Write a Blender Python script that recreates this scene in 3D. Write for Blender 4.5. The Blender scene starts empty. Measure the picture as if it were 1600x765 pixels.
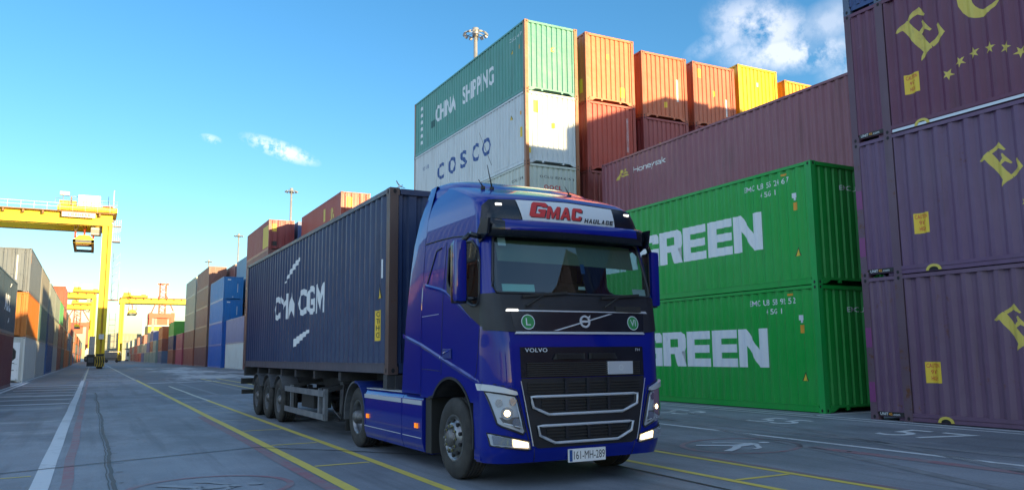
import bpy, bmesh, math, random
from mathutils import Vector, Matrix
from mathutils.noise import noise as mnoise
random.seed(7)
R = math.radians
SC = bpy.context.scene
COL = SC.collection

# ------------------------------------------------------------------ camera
CAM_H = 1.505
f_px, pitch, roll, yaw = 1241.0, 0.1365, -0.0091, 0.4832
cy_, sy_ = math.cos(yaw), math.sin(yaw)
fw = Vector((sy_*math.cos(pitch), cy_*math.cos(pitch), math.sin(pitch)))
rt = Vector((cy_, -sy_, 0.0)); up = rt.cross(fw)
r2 = rt*math.cos(roll)+up*math.sin(roll); u2 = -rt*math.sin(roll)+up*math.cos(roll)
cd = bpy.data.cameras.new('camera'); camo = bpy.data.objects.new('camera', cd); COL.objects.link(camo)
M = Matrix((r2, u2, -fw)).transposed().to_4x4(); M.translation = Vector((0, 0, CAM_H))
camo.matrix_world = M
cd.sensor_width = 36; cd.sensor_fit = 'HORIZONTAL'; cd.lens = f_px/1600*36
cd.clip_start = 0.05; cd.clip_end = 6000
SC.camera = camo

# ------------------------------------------------------------------ sky, sun, exposure
SUN = Vector((0.37, -1.0, 0.145)).normalized()
SUN_EL = math.asin(SUN.z); SUN_AZ = math.atan2(SUN.x, SUN.y)      # clockwise from +Y
SC.view_settings.view_transform = 'Standard'; SC.view_settings.look = 'None'
SC.view_settings.exposure = EXPOSURE = 1.30; SC.view_settings.gamma = 1
SKY_STRENGTH = 0.15; SUN_STRENGTH = 5.0
W = bpy.data.worlds.new('World'); SC.world = W; W.use_nodes = True
nt = W.node_tree; nt.nodes.clear()
def N(t, typ, **kw):
    n = t.nodes.new(typ)
    for k, v in kw.items():
        if k.startswith('i_'):
            n.inputs[k[2:].replace('_', ' ')].default_value = v
        else: setattr(n, k, v)
    return n
out = N(nt, 'ShaderNodeOutputWorld'); bg = N(nt, 'ShaderNodeBackground'); bg.inputs[1].default_value = SKY_STRENGTH
sky = N(nt, 'ShaderNodeTexSky', sky_type='NISHITA', sun_disc=False, sun_elevation=SUN_EL, sun_rotation=SUN_AZ,
        altitude=0, air_density=1.0, dust_density=0.45, ozone_density=2.6)
tc = N(nt, 'ShaderNodeTexCoord')
def cloud_dir(x, y):
    return (fw + r2*((x-800)/f_px) - u2*((y-382.5)/f_px)).normalized()
def mathn(op, a, b=None, c=None, clamp=False):
    n = N(nt, 'ShaderNodeMath', operation=op, use_clamp=clamp)
    for i, v in enumerate((a, b, c)):
        if v is None: continue
        if isinstance(v, (int, float)): n.inputs[i].default_value = v
        else: nt.links.new(v, n.inputs[i])
    return n.outputs[0]
nz = N(nt, 'ShaderNodeTexNoise', i_Scale=26.0, i_Detail=8.0, i_Roughness=0.62); nt.links.new(tc.outputs['Generated'], nz.inputs['Vector'])
nz2 = N(nt, 'ShaderNodeTexNoise', i_Scale=6.0, i_Detail=4.0, i_Roughness=0.6); nt.links.new(tc.outputs['Generated'], nz2.inputs['Vector'])
nz3 = N(nt, 'ShaderNodeTexNoise', i_Scale=75.0, i_Detail=8.0, i_Roughness=.65); nt.links.new(tc.outputs['Generated'], nz3.inputs['Vector'])
total = None
# small wind-torn clouds: direction, half width, half height (radians), tilt, strength
for (px, py, a, b, tilt, st) in [(1190, 42, .075, .040, -.35, .46), (1235, 82, .095, .028, -.1, .50), (1140, 60, .06, .018, .3, .30), (1290, 40, .05, .03, .4, .30),
                                 (438, 234, .052, .012, -.30, .55), (330, 217, .014, .006, -.2, .35), (1450, 80, .12, .05, .1, .6), (560, 440, .05, .006, 0, .3)]:
    d = cloud_dir(px, py); rr = Vector((d.y, -d.x, 0)).normalized(); uu = rr.cross(d)
    rr, uu = rr*math.cos(tilt)+uu*math.sin(tilt), -rr*math.sin(tilt)+uu*math.cos(tilt)
    sub = N(nt, 'ShaderNodeVectorMath', operation='SUBTRACT'); nt.links.new(tc.outputs['Generated'], sub.inputs[0]); sub.inputs[1].default_value = d
    def dotn(v, s):
        q = N(nt, 'ShaderNodeVectorMath', operation='DOT_PRODUCT'); nt.links.new(sub.outputs[0], q.inputs[0]); q.inputs[1].default_value = v/s; return q.outputs['Value']
    x1 = dotn(rr, a); y1 = dotn(uu, b); z1 = dotn(d, .3)
    r_ = mathn('SQRT', mathn('ADD', mathn('ADD', mathn('MULTIPLY', x1, x1), mathn('MULTIPLY', y1, y1)), mathn('MULTIPLY', z1, z1)))
    fall = mathn('SUBTRACT', 1.0, r_, clamp=True)
    dens = mathn('ADD', mathn('MULTIPLY', mathn('SUBTRACT', nz.outputs['Fac'], .5), 1.9), mathn('MULTIPLY', mathn('SUBTRACT', nz2.outputs['Fac'], .5), 2.0))
    if a >= .06: dens = mathn('ADD', mathn('MULTIPLY', mathn('SUBTRACT', nz.outputs['Fac'], .5), 3.4), mathn('MULTIPLY', mathn('SUBTRACT', nz3.outputs['Fac'], .5), 1.6))
    if a < .06 and px < 700: dens = mathn('MULTIPLY', mathn('SUBTRACT', nz3.outputs['Fac'], .5), 6.0)
    m = mathn('MULTIPLY', mathn('MULTIPLY', fall, 1.6), mathn('ADD', dens, .62, clamp=True), clamp=True)
    m = mathn('MULTIPLY', m, st)
    total = m if total is None else mathn('MAXIMUM', total, m)
# unseen cloud overhead and to the west, added out of frame to lift the shade
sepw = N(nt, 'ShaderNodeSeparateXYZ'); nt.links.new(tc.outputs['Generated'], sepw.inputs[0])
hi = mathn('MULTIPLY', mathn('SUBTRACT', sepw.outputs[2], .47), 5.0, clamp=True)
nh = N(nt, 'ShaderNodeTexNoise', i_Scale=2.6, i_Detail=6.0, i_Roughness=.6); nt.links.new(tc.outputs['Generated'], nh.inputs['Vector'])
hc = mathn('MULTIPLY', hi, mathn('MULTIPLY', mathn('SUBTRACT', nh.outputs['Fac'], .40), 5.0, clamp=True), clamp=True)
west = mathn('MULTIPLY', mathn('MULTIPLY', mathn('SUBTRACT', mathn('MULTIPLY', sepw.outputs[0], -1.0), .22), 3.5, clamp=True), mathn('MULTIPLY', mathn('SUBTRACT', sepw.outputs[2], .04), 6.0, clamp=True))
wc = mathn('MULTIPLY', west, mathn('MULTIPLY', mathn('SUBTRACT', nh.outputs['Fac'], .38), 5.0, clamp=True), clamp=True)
fill_cloud = mathn('MAXIMUM', mathn('MULTIPLY', hc, .30), mathn('MULTIPLY', wc, .60))
mixc = N(nt, 'ShaderNodeMix', data_type='RGBA', blend_type='MIX'); nt.links.new(total, mixc.inputs['Factor'])
hs = N(nt, 'ShaderNodeHueSaturation', i_Saturation=1.22, i_Value=.90); nt.links.new(sky.outputs[0], hs.inputs['Color']); nt.links.new(hs.outputs[0], mixc.inputs[6]); mixc.inputs[7].default_value = (4.6, 4.35, 4.3, 1)
mixf = N(nt, 'ShaderNodeMix', data_type='RGBA', blend_type='MIX'); nt.links.new(fill_cloud, mixf.inputs['Factor']); nt.links.new(mixc.outputs[2], mixf.inputs[6]); mixf.inputs[7].default_value = (5.0, 5.8, 7.0, 1)
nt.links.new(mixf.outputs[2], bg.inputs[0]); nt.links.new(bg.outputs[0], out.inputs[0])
sl = bpy.data.lights.new('sun', 'SUN'); sl.energy = SUN_STRENGTH; sl.angle = R(.55); sl.color = (1.0, .75, .38)
so = bpy.data.objects.new('sun', sl); COL.objects.link(so); so.rotation_euler = SUN.to_track_quat('Z', 'Y').to_euler()

# ------------------------------------------------------------------ materials
def mat(name, color=(.5, .5, .5), rough=.5, metal=0.0, **kw):
    m = bpy.data.materials.new(name); m.use_nodes = True; b = m.node_tree.nodes['Principled BSDF']
    b.inputs['Base Color'].default_value = (*color, 1); b.inputs['Roughness'].default_value = rough; b.inputs['Metallic'].default_value = metal
    for k, v in kw.items():
        b.inputs[k.replace('_', ' ')].default_value = v
    return m
def nodes(m): return m.node_tree, m.node_tree.nodes['Principled BSDF']
def L(t, a, b): t.links.new(a, b)
def ramp(t, src, p0, p1, c0=(0, 0, 0, 1), c1=(1, 1, 1, 1)):
    r = t.nodes.new('ShaderNodeValToRGB'); e = r.color_ramp.elements
    e[0].position = p0; e[1].position = p1; e[0].color = c0; e[1].color = c1; L(t, src, r.inputs[0]); return r.outputs[0]
def mixrgb(t, fac, a, b, mode='MIX'):
    n = t.nodes.new('ShaderNodeMix'); n.data_type = 'RGBA'; n.blend_type = mode
    for k, v in ((0, fac), (6, a), (7, b)):
        if isinstance(v, (int, float)): n.inputs[k].default_value = v
        elif isinstance(v, tuple): n.inputs[k].default_value = v if len(v) == 4 else (*v, 1)
        else: L(t, v, n.inputs[k])
    return n.outputs[2]
def tmath(t, op, a, b, clamp=False):
    n = t.nodes.new('ShaderNodeMath'); n.operation = op; n.use_clamp = clamp
    for i, v in enumerate((a, b)):
        if isinstance(v, (int, float)): n.inputs[i].default_value = v
        else: L(t, v, n.inputs[i])
    return n.outputs[0]
def tnoise(t, vec, scale, detail=4, rough=.6, stretch=None, off=None):
    src = vec
    if off is not None:
        a = t.nodes.new('ShaderNodeVectorMath'); a.operation = 'ADD'; L(t, src, a.inputs[0]); L(t, off, a.inputs[1]); src = a.outputs[0]
    if stretch:
        mp = t.nodes.new('ShaderNodeVectorMath'); mp.operation = 'MULTIPLY'; L(t, src, mp.inputs[0]); mp.inputs[1].default_value = stretch; src = mp.outputs[0]
    n = t.nodes.new('ShaderNodeTexNoise'); n.inputs['Scale'].default_value = scale; n.inputs['Detail'].default_value = detail; n.inputs['Roughness'].default_value = rough
    L(t, src, n.inputs['Vector']); return n.outputs['Fac']

def container_paint():
    """colour = the object's own colour; its alpha = how weathered it is"""
    m = mat('container_paint', rough=.42, Specular_IOR_Level=.38); t, b = nodes(m)
    oi = t.nodes.new('ShaderNodeObjectInfo'); tcd = t.nodes.new('ShaderNodeTexCoord')
    cmb = t.nodes.new('ShaderNodeCombineXYZ')
    for i, k in enumerate((37.0, 91.0, 53.0)): L(t, tmath(t, 'MULTIPLY', oi.outputs['Alpha'], 0.0), cmb.inputs[i])
    sepc = t.nodes.new('ShaderNodeSeparateColor'); L(t, oi.outputs['Color'], sepc.inputs[0])
    for i, (ch, k) in enumerate(((0, 77.0), (1, 131.0), (2, 59.0))): L(t, tmath(t, 'MULTIPLY', sepc.outputs[ch], k), cmb.inputs[i])
    off = cmb.outputs[0]; P = tcd.outputs['Object']
    n1 = tnoise(t, P, .55, 4, .6, off=off); n2 = tnoise(t, P, 2.2, 6, .65, (1.6, 1.6, .22), off); n3 = tnoise(t, P, 1.3, 8, .72, (1, 1, .8), off); n4 = tnoise(t, P, 9, 5, .7, off=off)
    base = oi.outputs['Color']
    fade = mixrgb(t, tmath(t, 'MULTIPLY', ramp(t, n1, .35, .75), .14), base, mixrgb(t, .5, base, (.42, .42, .42)))
    dirt = mixrgb(t, tmath(t, 'MULTIPLY', ramp(t, n2, .52, .75), .42), fade, mixrgb(t, .72, fade, (.05, .04, .035)))
    w = oi.outputs['Alpha']
    thr = tmath(t, 'SUBTRACT', .80, tmath(t, 'MULTIPLY', w, .26))
    comb = tmath(t, 'ADD', tmath(t, 'MULTIPLY', n3, .62), tmath(t, 'MULTIPLY', n4, .38))
    rm = tmath(t, 'MULTIPLY', tmath(t, 'SUBTRACT', comb, thr, True), 14.0, True)
    n5 = tnoise(t, P, 3.0, 7, .7, (3.5, 3.5, .16), off)
    run = tmath(t, 'MULTIPLY', tmath(t, 'SUBTRACT', n5, tmath(t, 'SUBTRACT', .76, tmath(t, 'MULTIPLY', w, .17)), True), 9.0, True)
    dirt = mixrgb(t, tmath(t, 'MULTIPLY', run, .75), dirt, (.12, .05, .028))
    scuff = tmath(t, 'MULTIPLY', tmath(t, 'SUBTRACT', tnoise(t, P, 2.4, 9, .8, (1, .25, 1.6), off), .64, True), 9.0, True)
    dirt = mixrgb(t, tmath(t, 'MULTIPLY', scuff, .30), dirt, mixrgb(t, .6, dirt, (.5, .5, .52)))
    col = mixrgb(t, rm, dirt, mixrgb(t, n4, (.07, .022, .010), (.17, .07, .03)))
    L(t, col, b.inputs['Base Color'])
    L(t, tmath(t, 'ADD', tmath(t, 'MULTIPLY', n2, .25), tmath(t, 'ADD', .30, tmath(t, 'MULTIPLY', rm, .40))), b.inputs['Roughness'])
    bp = t.nodes.new('ShaderNodeBump'); bp.inputs['Strength'].default_value = .45; bp.inputs['Distance'].default_value = .05
    nb = tnoise(t, P, 1.5, 4, .5, off=off); L(t, nb, bp.inputs['Height']); L(t, bp.outputs[0], b.inputs['Normal'])
    return m
def worn_paint(name, color, wear=.5, scale=7, under=(.10, .11, .12), rough=.7):
    m = mat(name, color, rough); t, b = nodes(m); tcd = t.nodes.new('ShaderNodeTexCoord')
    n1 = tnoise(t, tcd.outputs['Object'], scale, 9, .75); n2 = tnoise(t, tcd.outputs['Object'], .7, 3, .6)
    c = tmath(t, 'ADD', tmath(t, 'MULTIPLY', n1, .65), tmath(t, 'MULTIPLY', n2, .35))
    k = tmath(t, 'MULTIPLY', tmath(t, 'SUBTRACT', c, .62-.22*wear, True), 7.0, True)
    L(t, mixrgb(t, tmath(t, 'MULTIPLY', k, .35+.5*wear), color, under), b.inputs['Base Color'])
    return m
def noisy(name, c0, c1, scale, rough, metal=0, stretch=None, bump=0, **kw):
    m = mat(name, c0, rough, metal, **kw); t, b = nodes(m); tcd = t.nodes.new('ShaderNodeTexCoord')
    n = tnoise(t, tcd.outputs['Object'], scale, 6, .65, stretch)
    L(t, mixrgb(t, ramp(t, n, .35, .7), c0, c1), b.inputs['Base Color'])
    if bump:
        bp = t.nodes.new('ShaderNodeBump'); bp.inputs['Strength'].default_value = bump; bp.inputs['Distance'].default_value = .01
        L(t, n, bp.inputs['Height']); L(t, bp.outputs[0], b.inputs['Normal'])
    return m
MT = {}
MT['cont'] = container_paint()
MT['rust'] = noisy('rusty_steel', (.10, .035, .018), (.22, .10, .05), 6, .75)
MT['dark'] = mat('dark_void', (.012, .012, .014), .8)
def truck_paint():
    m = mat('truck_blue_paint', (.0005, .010, .22), .3, 0.0, Coat_Weight=.75, Coat_Roughness=.03, Specular_IOR_Level=.1)
    t, b = nodes(m); tcd = t.nodes.new('ShaderNodeTexCoord')
    n = tnoise(t, tcd.outputs['Object'], 2.0, 7, .7); n2 = tnoise(t, tcd.outputs['Object'], 40, 3, .6)
    L(t, mixrgb(t, tmath(t, 'MULTIPLY', ramp(t, n, .45, .8), .07), (.0005, .010, .22), (.03, .05, .14)), b.inputs['Base Color'])
    L(t, tmath(t, 'ADD', .012, tmath(t, 'MULTIPLY', ramp(t, n, .50, .85), .06)), b.inputs['Coat Roughness'])
    return m
MT['blue'] = truck_paint()
MT['bluedull'] = noisy('blue_plastic', (.004, .02, .19), (.02, .04, .16), 3, .4)
MT['black'] = noisy('black_plastic', (.008, .010, .015), (.018, .02, .027), 3, .45)
MT['blackg'] = noisy('black_gloss_panel', (.005, .008, .015), (.012, .016, .024), 2, .22)
MT['rubber'] = noisy('tyre_rubber', (.016, .016, .017), (.05, .048, .045), 5, .82, bump=.3)
MT['alu'] = noisy('wheel_steel', (.26, .27, .29), (.12, .12, .13), 8, .32, .85)
MT['hub'] = noisy('hub_metal', (.20, .20, .21), (.08, .075, .07), 12, .5, .7)
MT['chrome'] = mat('chrome_trim', (.62, .64, .68), .16, 1.0)
MT['silver'] = mat('silver_paint', (.55, .58, .63), .38, .35)
MT['white'] = mat('white_plastic', (.78, .78, .78), .4)
MT['chassis'] = noisy('chassis_grey', (.02, .022, .027), (.05, .05, .055), 4, .6)
MT['rail'] = noisy('galvanised_rail', (.14, .15, .17), (.26, .27, .29), 3, .5, .3)
MT['guard'] = noisy('mudguard_plastic', (.06, .065, .075), (.12, .125, .135), 3, .55)
MT['seat'] = mat('seat_fabric', (.03, .033, .04), .9)
MT['interior'] = mat('cab_interior', (.035, .038, .045), .8)
MT['yel'] = noisy('crane_yellow', (.84, .60, .004), (.74, .50, .006), .8, .45)
MT['yeldk'] = noisy('crane_yellow_dark', (.55, .36, .02), (.36, .22, .03), 2, .6)
MT['walk'] = noisy('crane_walkway', (.28, .15, .06), (.20, .11, .06), 2, .7)
MT['galv'] = noisy('galvanised_steel', (.42, .43, .44), (.30, .31, .32), 3, .5, .4)
MT['red'] = noisy('crane_red', (.62, .075, .03), (.50, .09, .05), 1, .5)
MT['house'] = noisy('machinery_house_white', (.72, .71, .68), (.55, .55, .54), 1, .6)
MT['cladding'] = noisy('shed_cladding', (.20, .215, .16), (.25, .26, .20), .08, .6, stretch=(1, 1, 3))
MT['text_w'] = worn_paint('lettering_white', (.70, .73, .76), .32, 5, (.3, .32, .35), .5)
MT['text_b'] = worn_paint('lettering_blue', (.012, .07, .26), .15, 5, (.2, .25, .3), .5)
MT['text_y'] = worn_paint('lettering_yellow', (.60, .48, .09), .4, 4, (.25, .16, .08), .5)
MT['text_r'] = mat('lettering_red', (.55, .03, .03), .5)
MT['text_k'] = mat('lettering_black', (.015, .015, .02), .5)
MT['st_y'] = worn_paint('sticker_yellow', (.75, .52, .04), .25, 9, (.25, .15, .05), .5)
MT['st_o'] = mat('sticker_orange', (.70, .30, .02), .5)
MT['st_g'] = mat('sticker_green', (.02, .22, .06), .4)
MT['sign'] = mat('sign_white', (.62, .66, .70), .35)
MT['amber'] = mat('amber_lens', (.8, .22, .01), .25, Emission_Color=(1, .3, .02, 1), Emission_Strength=.25)
def glass(name, tint, gl=.10, rough=.0):
    m = bpy.data.materials.new(name); m.use_nodes = True; t = m.node_tree; t.nodes.clear()
    o = t.nodes.new('ShaderNodeOutputMaterial'); tr = t.nodes.new('ShaderNodeBsdfTransparent'); g = t.nodes.new('ShaderNodeBsdfGlossy')
    fr = t.nodes.new('ShaderNodeFresnel'); fr.inputs[0].default_value = 1.55 if name == 'windscreen_glass' else 1.28; mx = t.nodes.new('ShaderNodeMixShader')
    tr.inputs[0].default_value = (*tint, 1); g.inputs['Roughness'].default_value = rough; g.inputs[0].default_value = (1, 1, 1, 1)
    L(t, tmath(t, 'ADD', fr.outputs[0], gl, True), mx.inputs[0]); L(t, tr.outputs[0], mx.inputs[1]); L(t, g.outputs[0], mx.inputs[2]); L(t, mx.outputs[0], o.inputs[0])
    return m
MT['glass'] = glass('windscreen_glass', (.62, .80, .78), .03)
MT['lens'] = glass('lamp_lens', (.92, .94, .97), .02)
def emis(name, col, s):
    m = mat(name, col, .3); b = nodes(m)[1]; b.inputs['Emission Color'].default_value = (*col, 1); b.inputs['Emission Strength'].default_value = s; return m
MT['lamp'] = emis('lit_lamp_warm', (1.0, .72, .36), 2.6)
MT['lampw'] = emis('lit_lamp_white', (1.0, .92, .80), .9)

def ground_mat():
    m = mat('yard_concrete', (.12, .13, .14), .7); t, b = nodes(m); g = t.nodes.new('ShaderNodeNewGeometry'); P = g.outputs['Position']
    a = tnoise(t, P, .12, 6, .62); c = tnoise(t, P, .9, 8, .7, (1, .35, 1)); d = tnoise(t, P, 30, 5, .7); e = tnoise(t, P, .05, 3, .55, (1, .45, 1)); tr = tnoise(t, P, 1.4, 5, .6, (1.5, .06, 1))
    sp = t.nodes.new('ShaderNodeSeparateXYZ'); L(t, P, sp.inputs[0])
    col = mixrgb(t, ramp(t, a, .38, .62), (.118, .134, .158), (.225, .25, .288))
    col = mixrgb(t, tmath(t, 'MULTIPLY', ramp(t, c, .46, .66), .6), col, (.31, .34, .385))
    # dark asphalt strips beside the crane runway
    def band(axis, lo, hi, soft):
        s = sp.outputs[axis]
        u = tmath(t, 'MULTIPLY', tmath(t, 'SUBTRACT', s, lo), 1/soft, True); v = tmath(t, 'MULTIPLY', tmath(t, 'SUBTRACT', hi, s), 1/soft, True); return tmath(t, 'MULTIPLY', u, v)
    asph = tmath(t, 'MULTIPLY', band(0, -3.5, -.62, .05), band(1, 30, 400, .3))
    asph = tmath(t, 'MAXIMUM', asph, tmath(t, 'MULTIPLY', band(0, 2.8, 13.9, .05), band(1, 34, 400, .3)))
    col = mixrgb(t, tmath(t, 'MULTIPLY', asph, .8), col, mixrgb(t, c, (.07, .078, .09), (.13, .142, .16)))
    # paler noise patches far down the yard
    pale = tmath(t, 'MULTIPLY', band(0, 3.6, 14.0, 1.0), band(1, 34, 130, 4))
    pm = tmath(t, 'MULTIPLY', tmath(t, 'SUBTRACT', tnoise(t, P, .16, 5, .62, (1.0, .22, 1)), .50, True), 14, True)
    col = mixrgb(t, tmath(t, 'MULTIPLY', tmath(t, 'MULTIPLY', pale, pm), .85), col, (.46, .48, .50))
    lf = tmath(t, 'MULTIPLY', tmath(t, 'MULTIPLY', band(0, -3.6, -.6, .2), band(1, 16, 46, 3)), tmath(t, 'MULTIPLY', tmath(t, 'SUBTRACT', tnoise(t, P, .5, 4, .6, (.35, 1.1, 1)), .52, True), 12, True))
    col = mixrgb(t, tmath(t, 'MULTIPLY', lf, .55), col, (.40, .42, .44))
    col = mixrgb(t, tmath(t, 'MULTIPLY', ramp(t, tr, .52, .64), .5), col, (.10, .11, .125))
    wv = tnoise(t, P, .45, 3, .5)
    st = tmath(t, 'MULTIPLY', tmath(t, 'SUBTRACT', tnoise(t, P, .8, 9, .8), .66, True), 9, True)
    col = mixrgb(t, tmath(t, 'MULTIPLY', st, .75), col, (.035, .036, .04))
    col = mixrgb(t, tmath(t, 'MULTIPLY', ramp(t, d, .40, .62), .34), col, mixrgb(t, .6, col, (.03, .03, .03)))
    L(t, col, b.inputs['Base Color'])
    L(t, tmath(t, 'ADD', .42, tmath(t, 'MULTIPLY', e, .55)), b.inputs['Roughness'])
    bp = t.nodes.new('ShaderNodeBump'); bp.inputs['Strength'].default_value = .35; bp.inputs['Distance'].default_value = .008
    L(t, tmath(t, 'ADD', d, c), bp.inputs['Height']); L(t, bp.outputs[0], b.inputs['Normal'])
    return m
MT['ground'] = ground_mat()
MT['faint'] = worn_paint('road_paint_faint', (.30, .33, .36), .9, 5, (.19, .21, .235))
GC = (.20, .207, .215)
MT['line_y'] = worn_paint('road_paint_yellow', (.62, .50, .09), .40, 6, GC)
MT['line_w'] = worn_paint('road_paint_white', (.55, .58, .60), .5, 6, GC)
MT['line_p'] = worn_paint('road_paint_pale', (.50, .50, .40), .5, 6, GC)
MT['line_r'] = worn_paint('road_paint_faded_red', (.26, .12, .14), .95, 4, (.20, .19, .205))
MT['crack'] = noisy('joint_sealant', (.028, .03, .034), (.05, .052, .058), 20, .6)
MT['stripe_k'] = mat('hazard_black', (.02, .02, .02), .6)
MT['stripe_y'] = mat('hazard_yellow', (.5, .33, .03), .6)
# ------------------------------------------------------------------ mesh helpers
class MB:
    def __init__(s): s.bm = bmesh.new(); s.mats = []; s.sm = False
    def mi(s, m):
        if m is None: return 0
        if m not in s.mats: s.mats.append(m)
        return s.mats.index(m)
    def face(s, pts, m=None):
        vs = [s.bm.verts.new(p) for p in pts]
        try: f = s.bm.faces.new(vs); f.material_index = s.mi(m); return f
        except ValueError: return None
    def box(s, x0, x1, y0, y1, z0, z1, m=None, bev=0, Mx=None):
        g = bmesh.ops.create_cube(s.bm, size=1); vs = g['verts']
        for v in vs:
            v.co = Vector(((x0+x1)/2+v.co.x*(x1-x0), (y0+y1)/2+v.co.y*(y1-y0), (z0+z1)/2+v.co.z*(z1-z0)))
        fs = {f for v in vs for f in v.link_faces}; k = s.mi(m)
        for f in fs: f.material_index = k
        if bev:
            r = bmesh.ops.bevel(s.bm, geom=list({e for v in vs for e in v.link_edges}), offset=bev, segments=2, affect='EDGES', profile=.7)
            vs = list({v for f in r['faces'] for v in f.verts} | {v for v in vs if v.is_valid})
            for f in {f for v in vs for f in v.link_faces}: f.material_index = k
        if Mx is not None:
            for v in vs: v.co = Mx @ v.co
        return vs
    def tube(s, a, b, r, m=None, n=8, r1=None):
        a = Vector(a); b = Vector(b); d = b-a
        if d.length < 1e-6: return
        q = d.to_track_quat('Z', 'Y'); r1 = r if r1 is None else r1; k = s.mi(m)
        A = [s.bm.verts.new(a+q@Vector((r*math.cos(2*math.pi*i/n), r*math.sin(2*math.pi*i/n), 0))) for i in range(n)]
        B = [s.bm.verts.new(b+q@Vector((r1*math.cos(2*math.pi*i/n), r1*math.sin(2*math.pi*i/n), 0))) for i in range(n)]
        for i in range(n):
            f = s.bm.faces.new((A[i], A[(i+1) % n], B[(i+1) % n], B[i])); f.material_index = k; f.smooth = True
        f = s.bm.faces.new(A[::-1]); f.material_index = k; f = s.bm.faces.new(B); f.material_index = k
    def sweep(s, P, r, m=None, n=8, closed=False):
        """one continuous round bead along the points P"""
        k = s.mi(m); rings = []; N_ = len(P)
        for i in range(N_):
            a = P[i-1] if (i or closed) else P[i]; b = P[(i+1) % N_] if (i < N_-1 or closed) else P[i]
            d = (b-a).normalized(); q = d.to_track_quat('Z', 'Y')
            e1 = d.cross(Vector((0, 0, 1))); e1 = e1.normalized() if e1.length > .2 else d.cross(Vector((0, 1, 0))).normalized(); e2 = d.cross(e1)
            if rings and (lastd.cross(Vector((0, 0, 1))).length > .2) != (d.cross(Vector((0, 0, 1))).length > .2): e1, e2 = laste1-d*laste1.dot(d), None; e1.normalize(); e2 = d.cross(e1)
            elif rings and e1.dot(laste1) < 0: e1, e2 = -e1, -e2
            lastd, laste1 = d, e1
            rings.append([s.bm.verts.new(P[i]+e1*r*math.cos(2*math.pi*j/n)+e2*r*math.sin(2*math.pi*j/n)) for j in range(n)])
        pairs_ = list(zip(rings, rings[1:]))+([(rings[-1], rings[0])] if closed else [])
        for A, B in pairs_:
            sh = min(range(n), key=lambda q_: (A[0].co-B[q_].co).length)
            for j in range(n):
                f = s.bm.faces.new((A[j], A[(j+1) % n], B[(j+1+sh) % n], B[(j+sh) % n])); f.material_index = k; f.smooth = True
        if not closed: s.bm.faces.new(rings[0]).material_index = k; s.bm.faces.new(rings[-1]).material_index = k
    def beam(s, a, b, w, h, m=None):
        """rectangular bar from a to b, w across and h upwards"""
        a = Vector(a); b = Vector(b); d = (b-a).normalized(); u = Vector((0, 0, 1))
        if abs(d.z) > .97: u = Vector((0, 1, 0))
        x = d.cross(u).normalized(); y = x.cross(d)
        P = [p+x*sx*w/2+y*sy*h/2 for p in (a, b) for sx, sy in ((-1, -1), (1, -1), (1, 1), (-1, 1))]
        V = [s.bm.verts.new(p) for p in P]; k = s.mi(m)
        for q in ((0, 1, 2, 3), (4, 7, 6, 5), (0, 4, 5, 1), (1, 5, 6, 2), (2, 6, 7, 3), (3, 7, 4, 0)):
            f = s.bm.faces.new([V[i] for i in q]); f.material_index = k
    def lathe(s, prof, axis='x', c=(0, 0, 0), n=40, mats=None, smooth=True):
        """prof: (axial, radius[, material])"""
        rings = []
        for p in prof:
            ring = []
            for i in range(n):
                t = 2*math.pi*i/n; a, r = p[0], max(p[1], 1e-4)
                co = {'x': (a, r*math.cos(t), r*math.sin(t)), 'z': (r*math.cos(t), r*math.sin(t), a), 'y': (r*math.cos(t), a, r*math.sin(t))}[axis]
                ring.append(s.bm.verts.new(Vector(co)+Vector(c)))
            rings.append(ring)
        for j in range(len(prof)-1):
            k = s.mi(prof[j][2] if len(prof[j]) > 2 else mats)
            for i in range(n):
                f = s.bm.faces.new((rings[j][i], rings[j][(i+1) % n], rings[j+1][(i+1) % n], rings[j+1][i])); f.material_index = k; f.smooth = smooth
    def prism(s, poly, axis, a, b, m=None):
        """polygon (u,v) extruded along axis from a to b"""
        f3 = {'x': lambda u, v, w: (w, u, v), 'y': lambda u, v, w: (u, w, v), 'z': lambda u, v, w: (u, v, w)}[axis]
        A = [s.bm.verts.new(f3(u, v, a)) for u, v in poly]; B = [s.bm.verts.new(f3(u, v, b)) for u, v in poly]; k = s.mi(m); n = len(poly)
        fs = [s.bm.faces.new(A), s.bm.faces.new(B[::-1])]+[s.bm.faces.new((A[i], B[i], B[(i+1) % n], A[(i+1) % n])) for i in range(n)]
        for f in fs: f.material_index = k
        bmesh.ops.triangulate(s.bm, faces=fs[:2])
    def mesh(s, name, fix=True):
        if fix: bmesh.ops.recalc_face_normals(s.bm, faces=s.bm.faces)
        me = bpy.data.meshes.new(name); s.bm.to_mesh(me); s.bm.free()
        for m in s.mats: me.materials.append(m)
        return me
    def build(s, name, parent=None, default=None, smooth=None, fix=True):
        if not s.mats and default is not None: s.mats.append(default)
        me = s.mesh(name, fix)
        if smooth is not None: smooth_mesh(me, smooth)
        return link(name, me, parent)
def smooth_mesh(me, ang):
    for p in me.polygons: p.use_smooth = True
    try: me.set_sharp_from_angle(angle=R(ang))
    except Exception: pass
def link(name, me, parent=None, loc=None, rot=None):
    o = bpy.data.objects.new(name, me); COL.objects.link(o)
    if parent is not None: o.parent = parent
    if loc is not None: o.location = loc
    if rot is not None: o.rotation_euler = rot
    return o
def tag(o, label=None, cat=None, group=None, kind=None):
    if label: o['label'] = label
    if cat: o['category'] = cat
    if group: o['group'] = group
    if kind: o['kind'] = kind
    return o
def thing(name, label, cat, loc=(0, 0, 0), rz=0, group=None):
    o = bpy.data.objects.new(name, None); COL.objects.link(o); o.empty_display_size = .3
    o.location = loc; o.rotation_euler = (0, 0, rz); return tag(o, label, cat, group)
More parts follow.
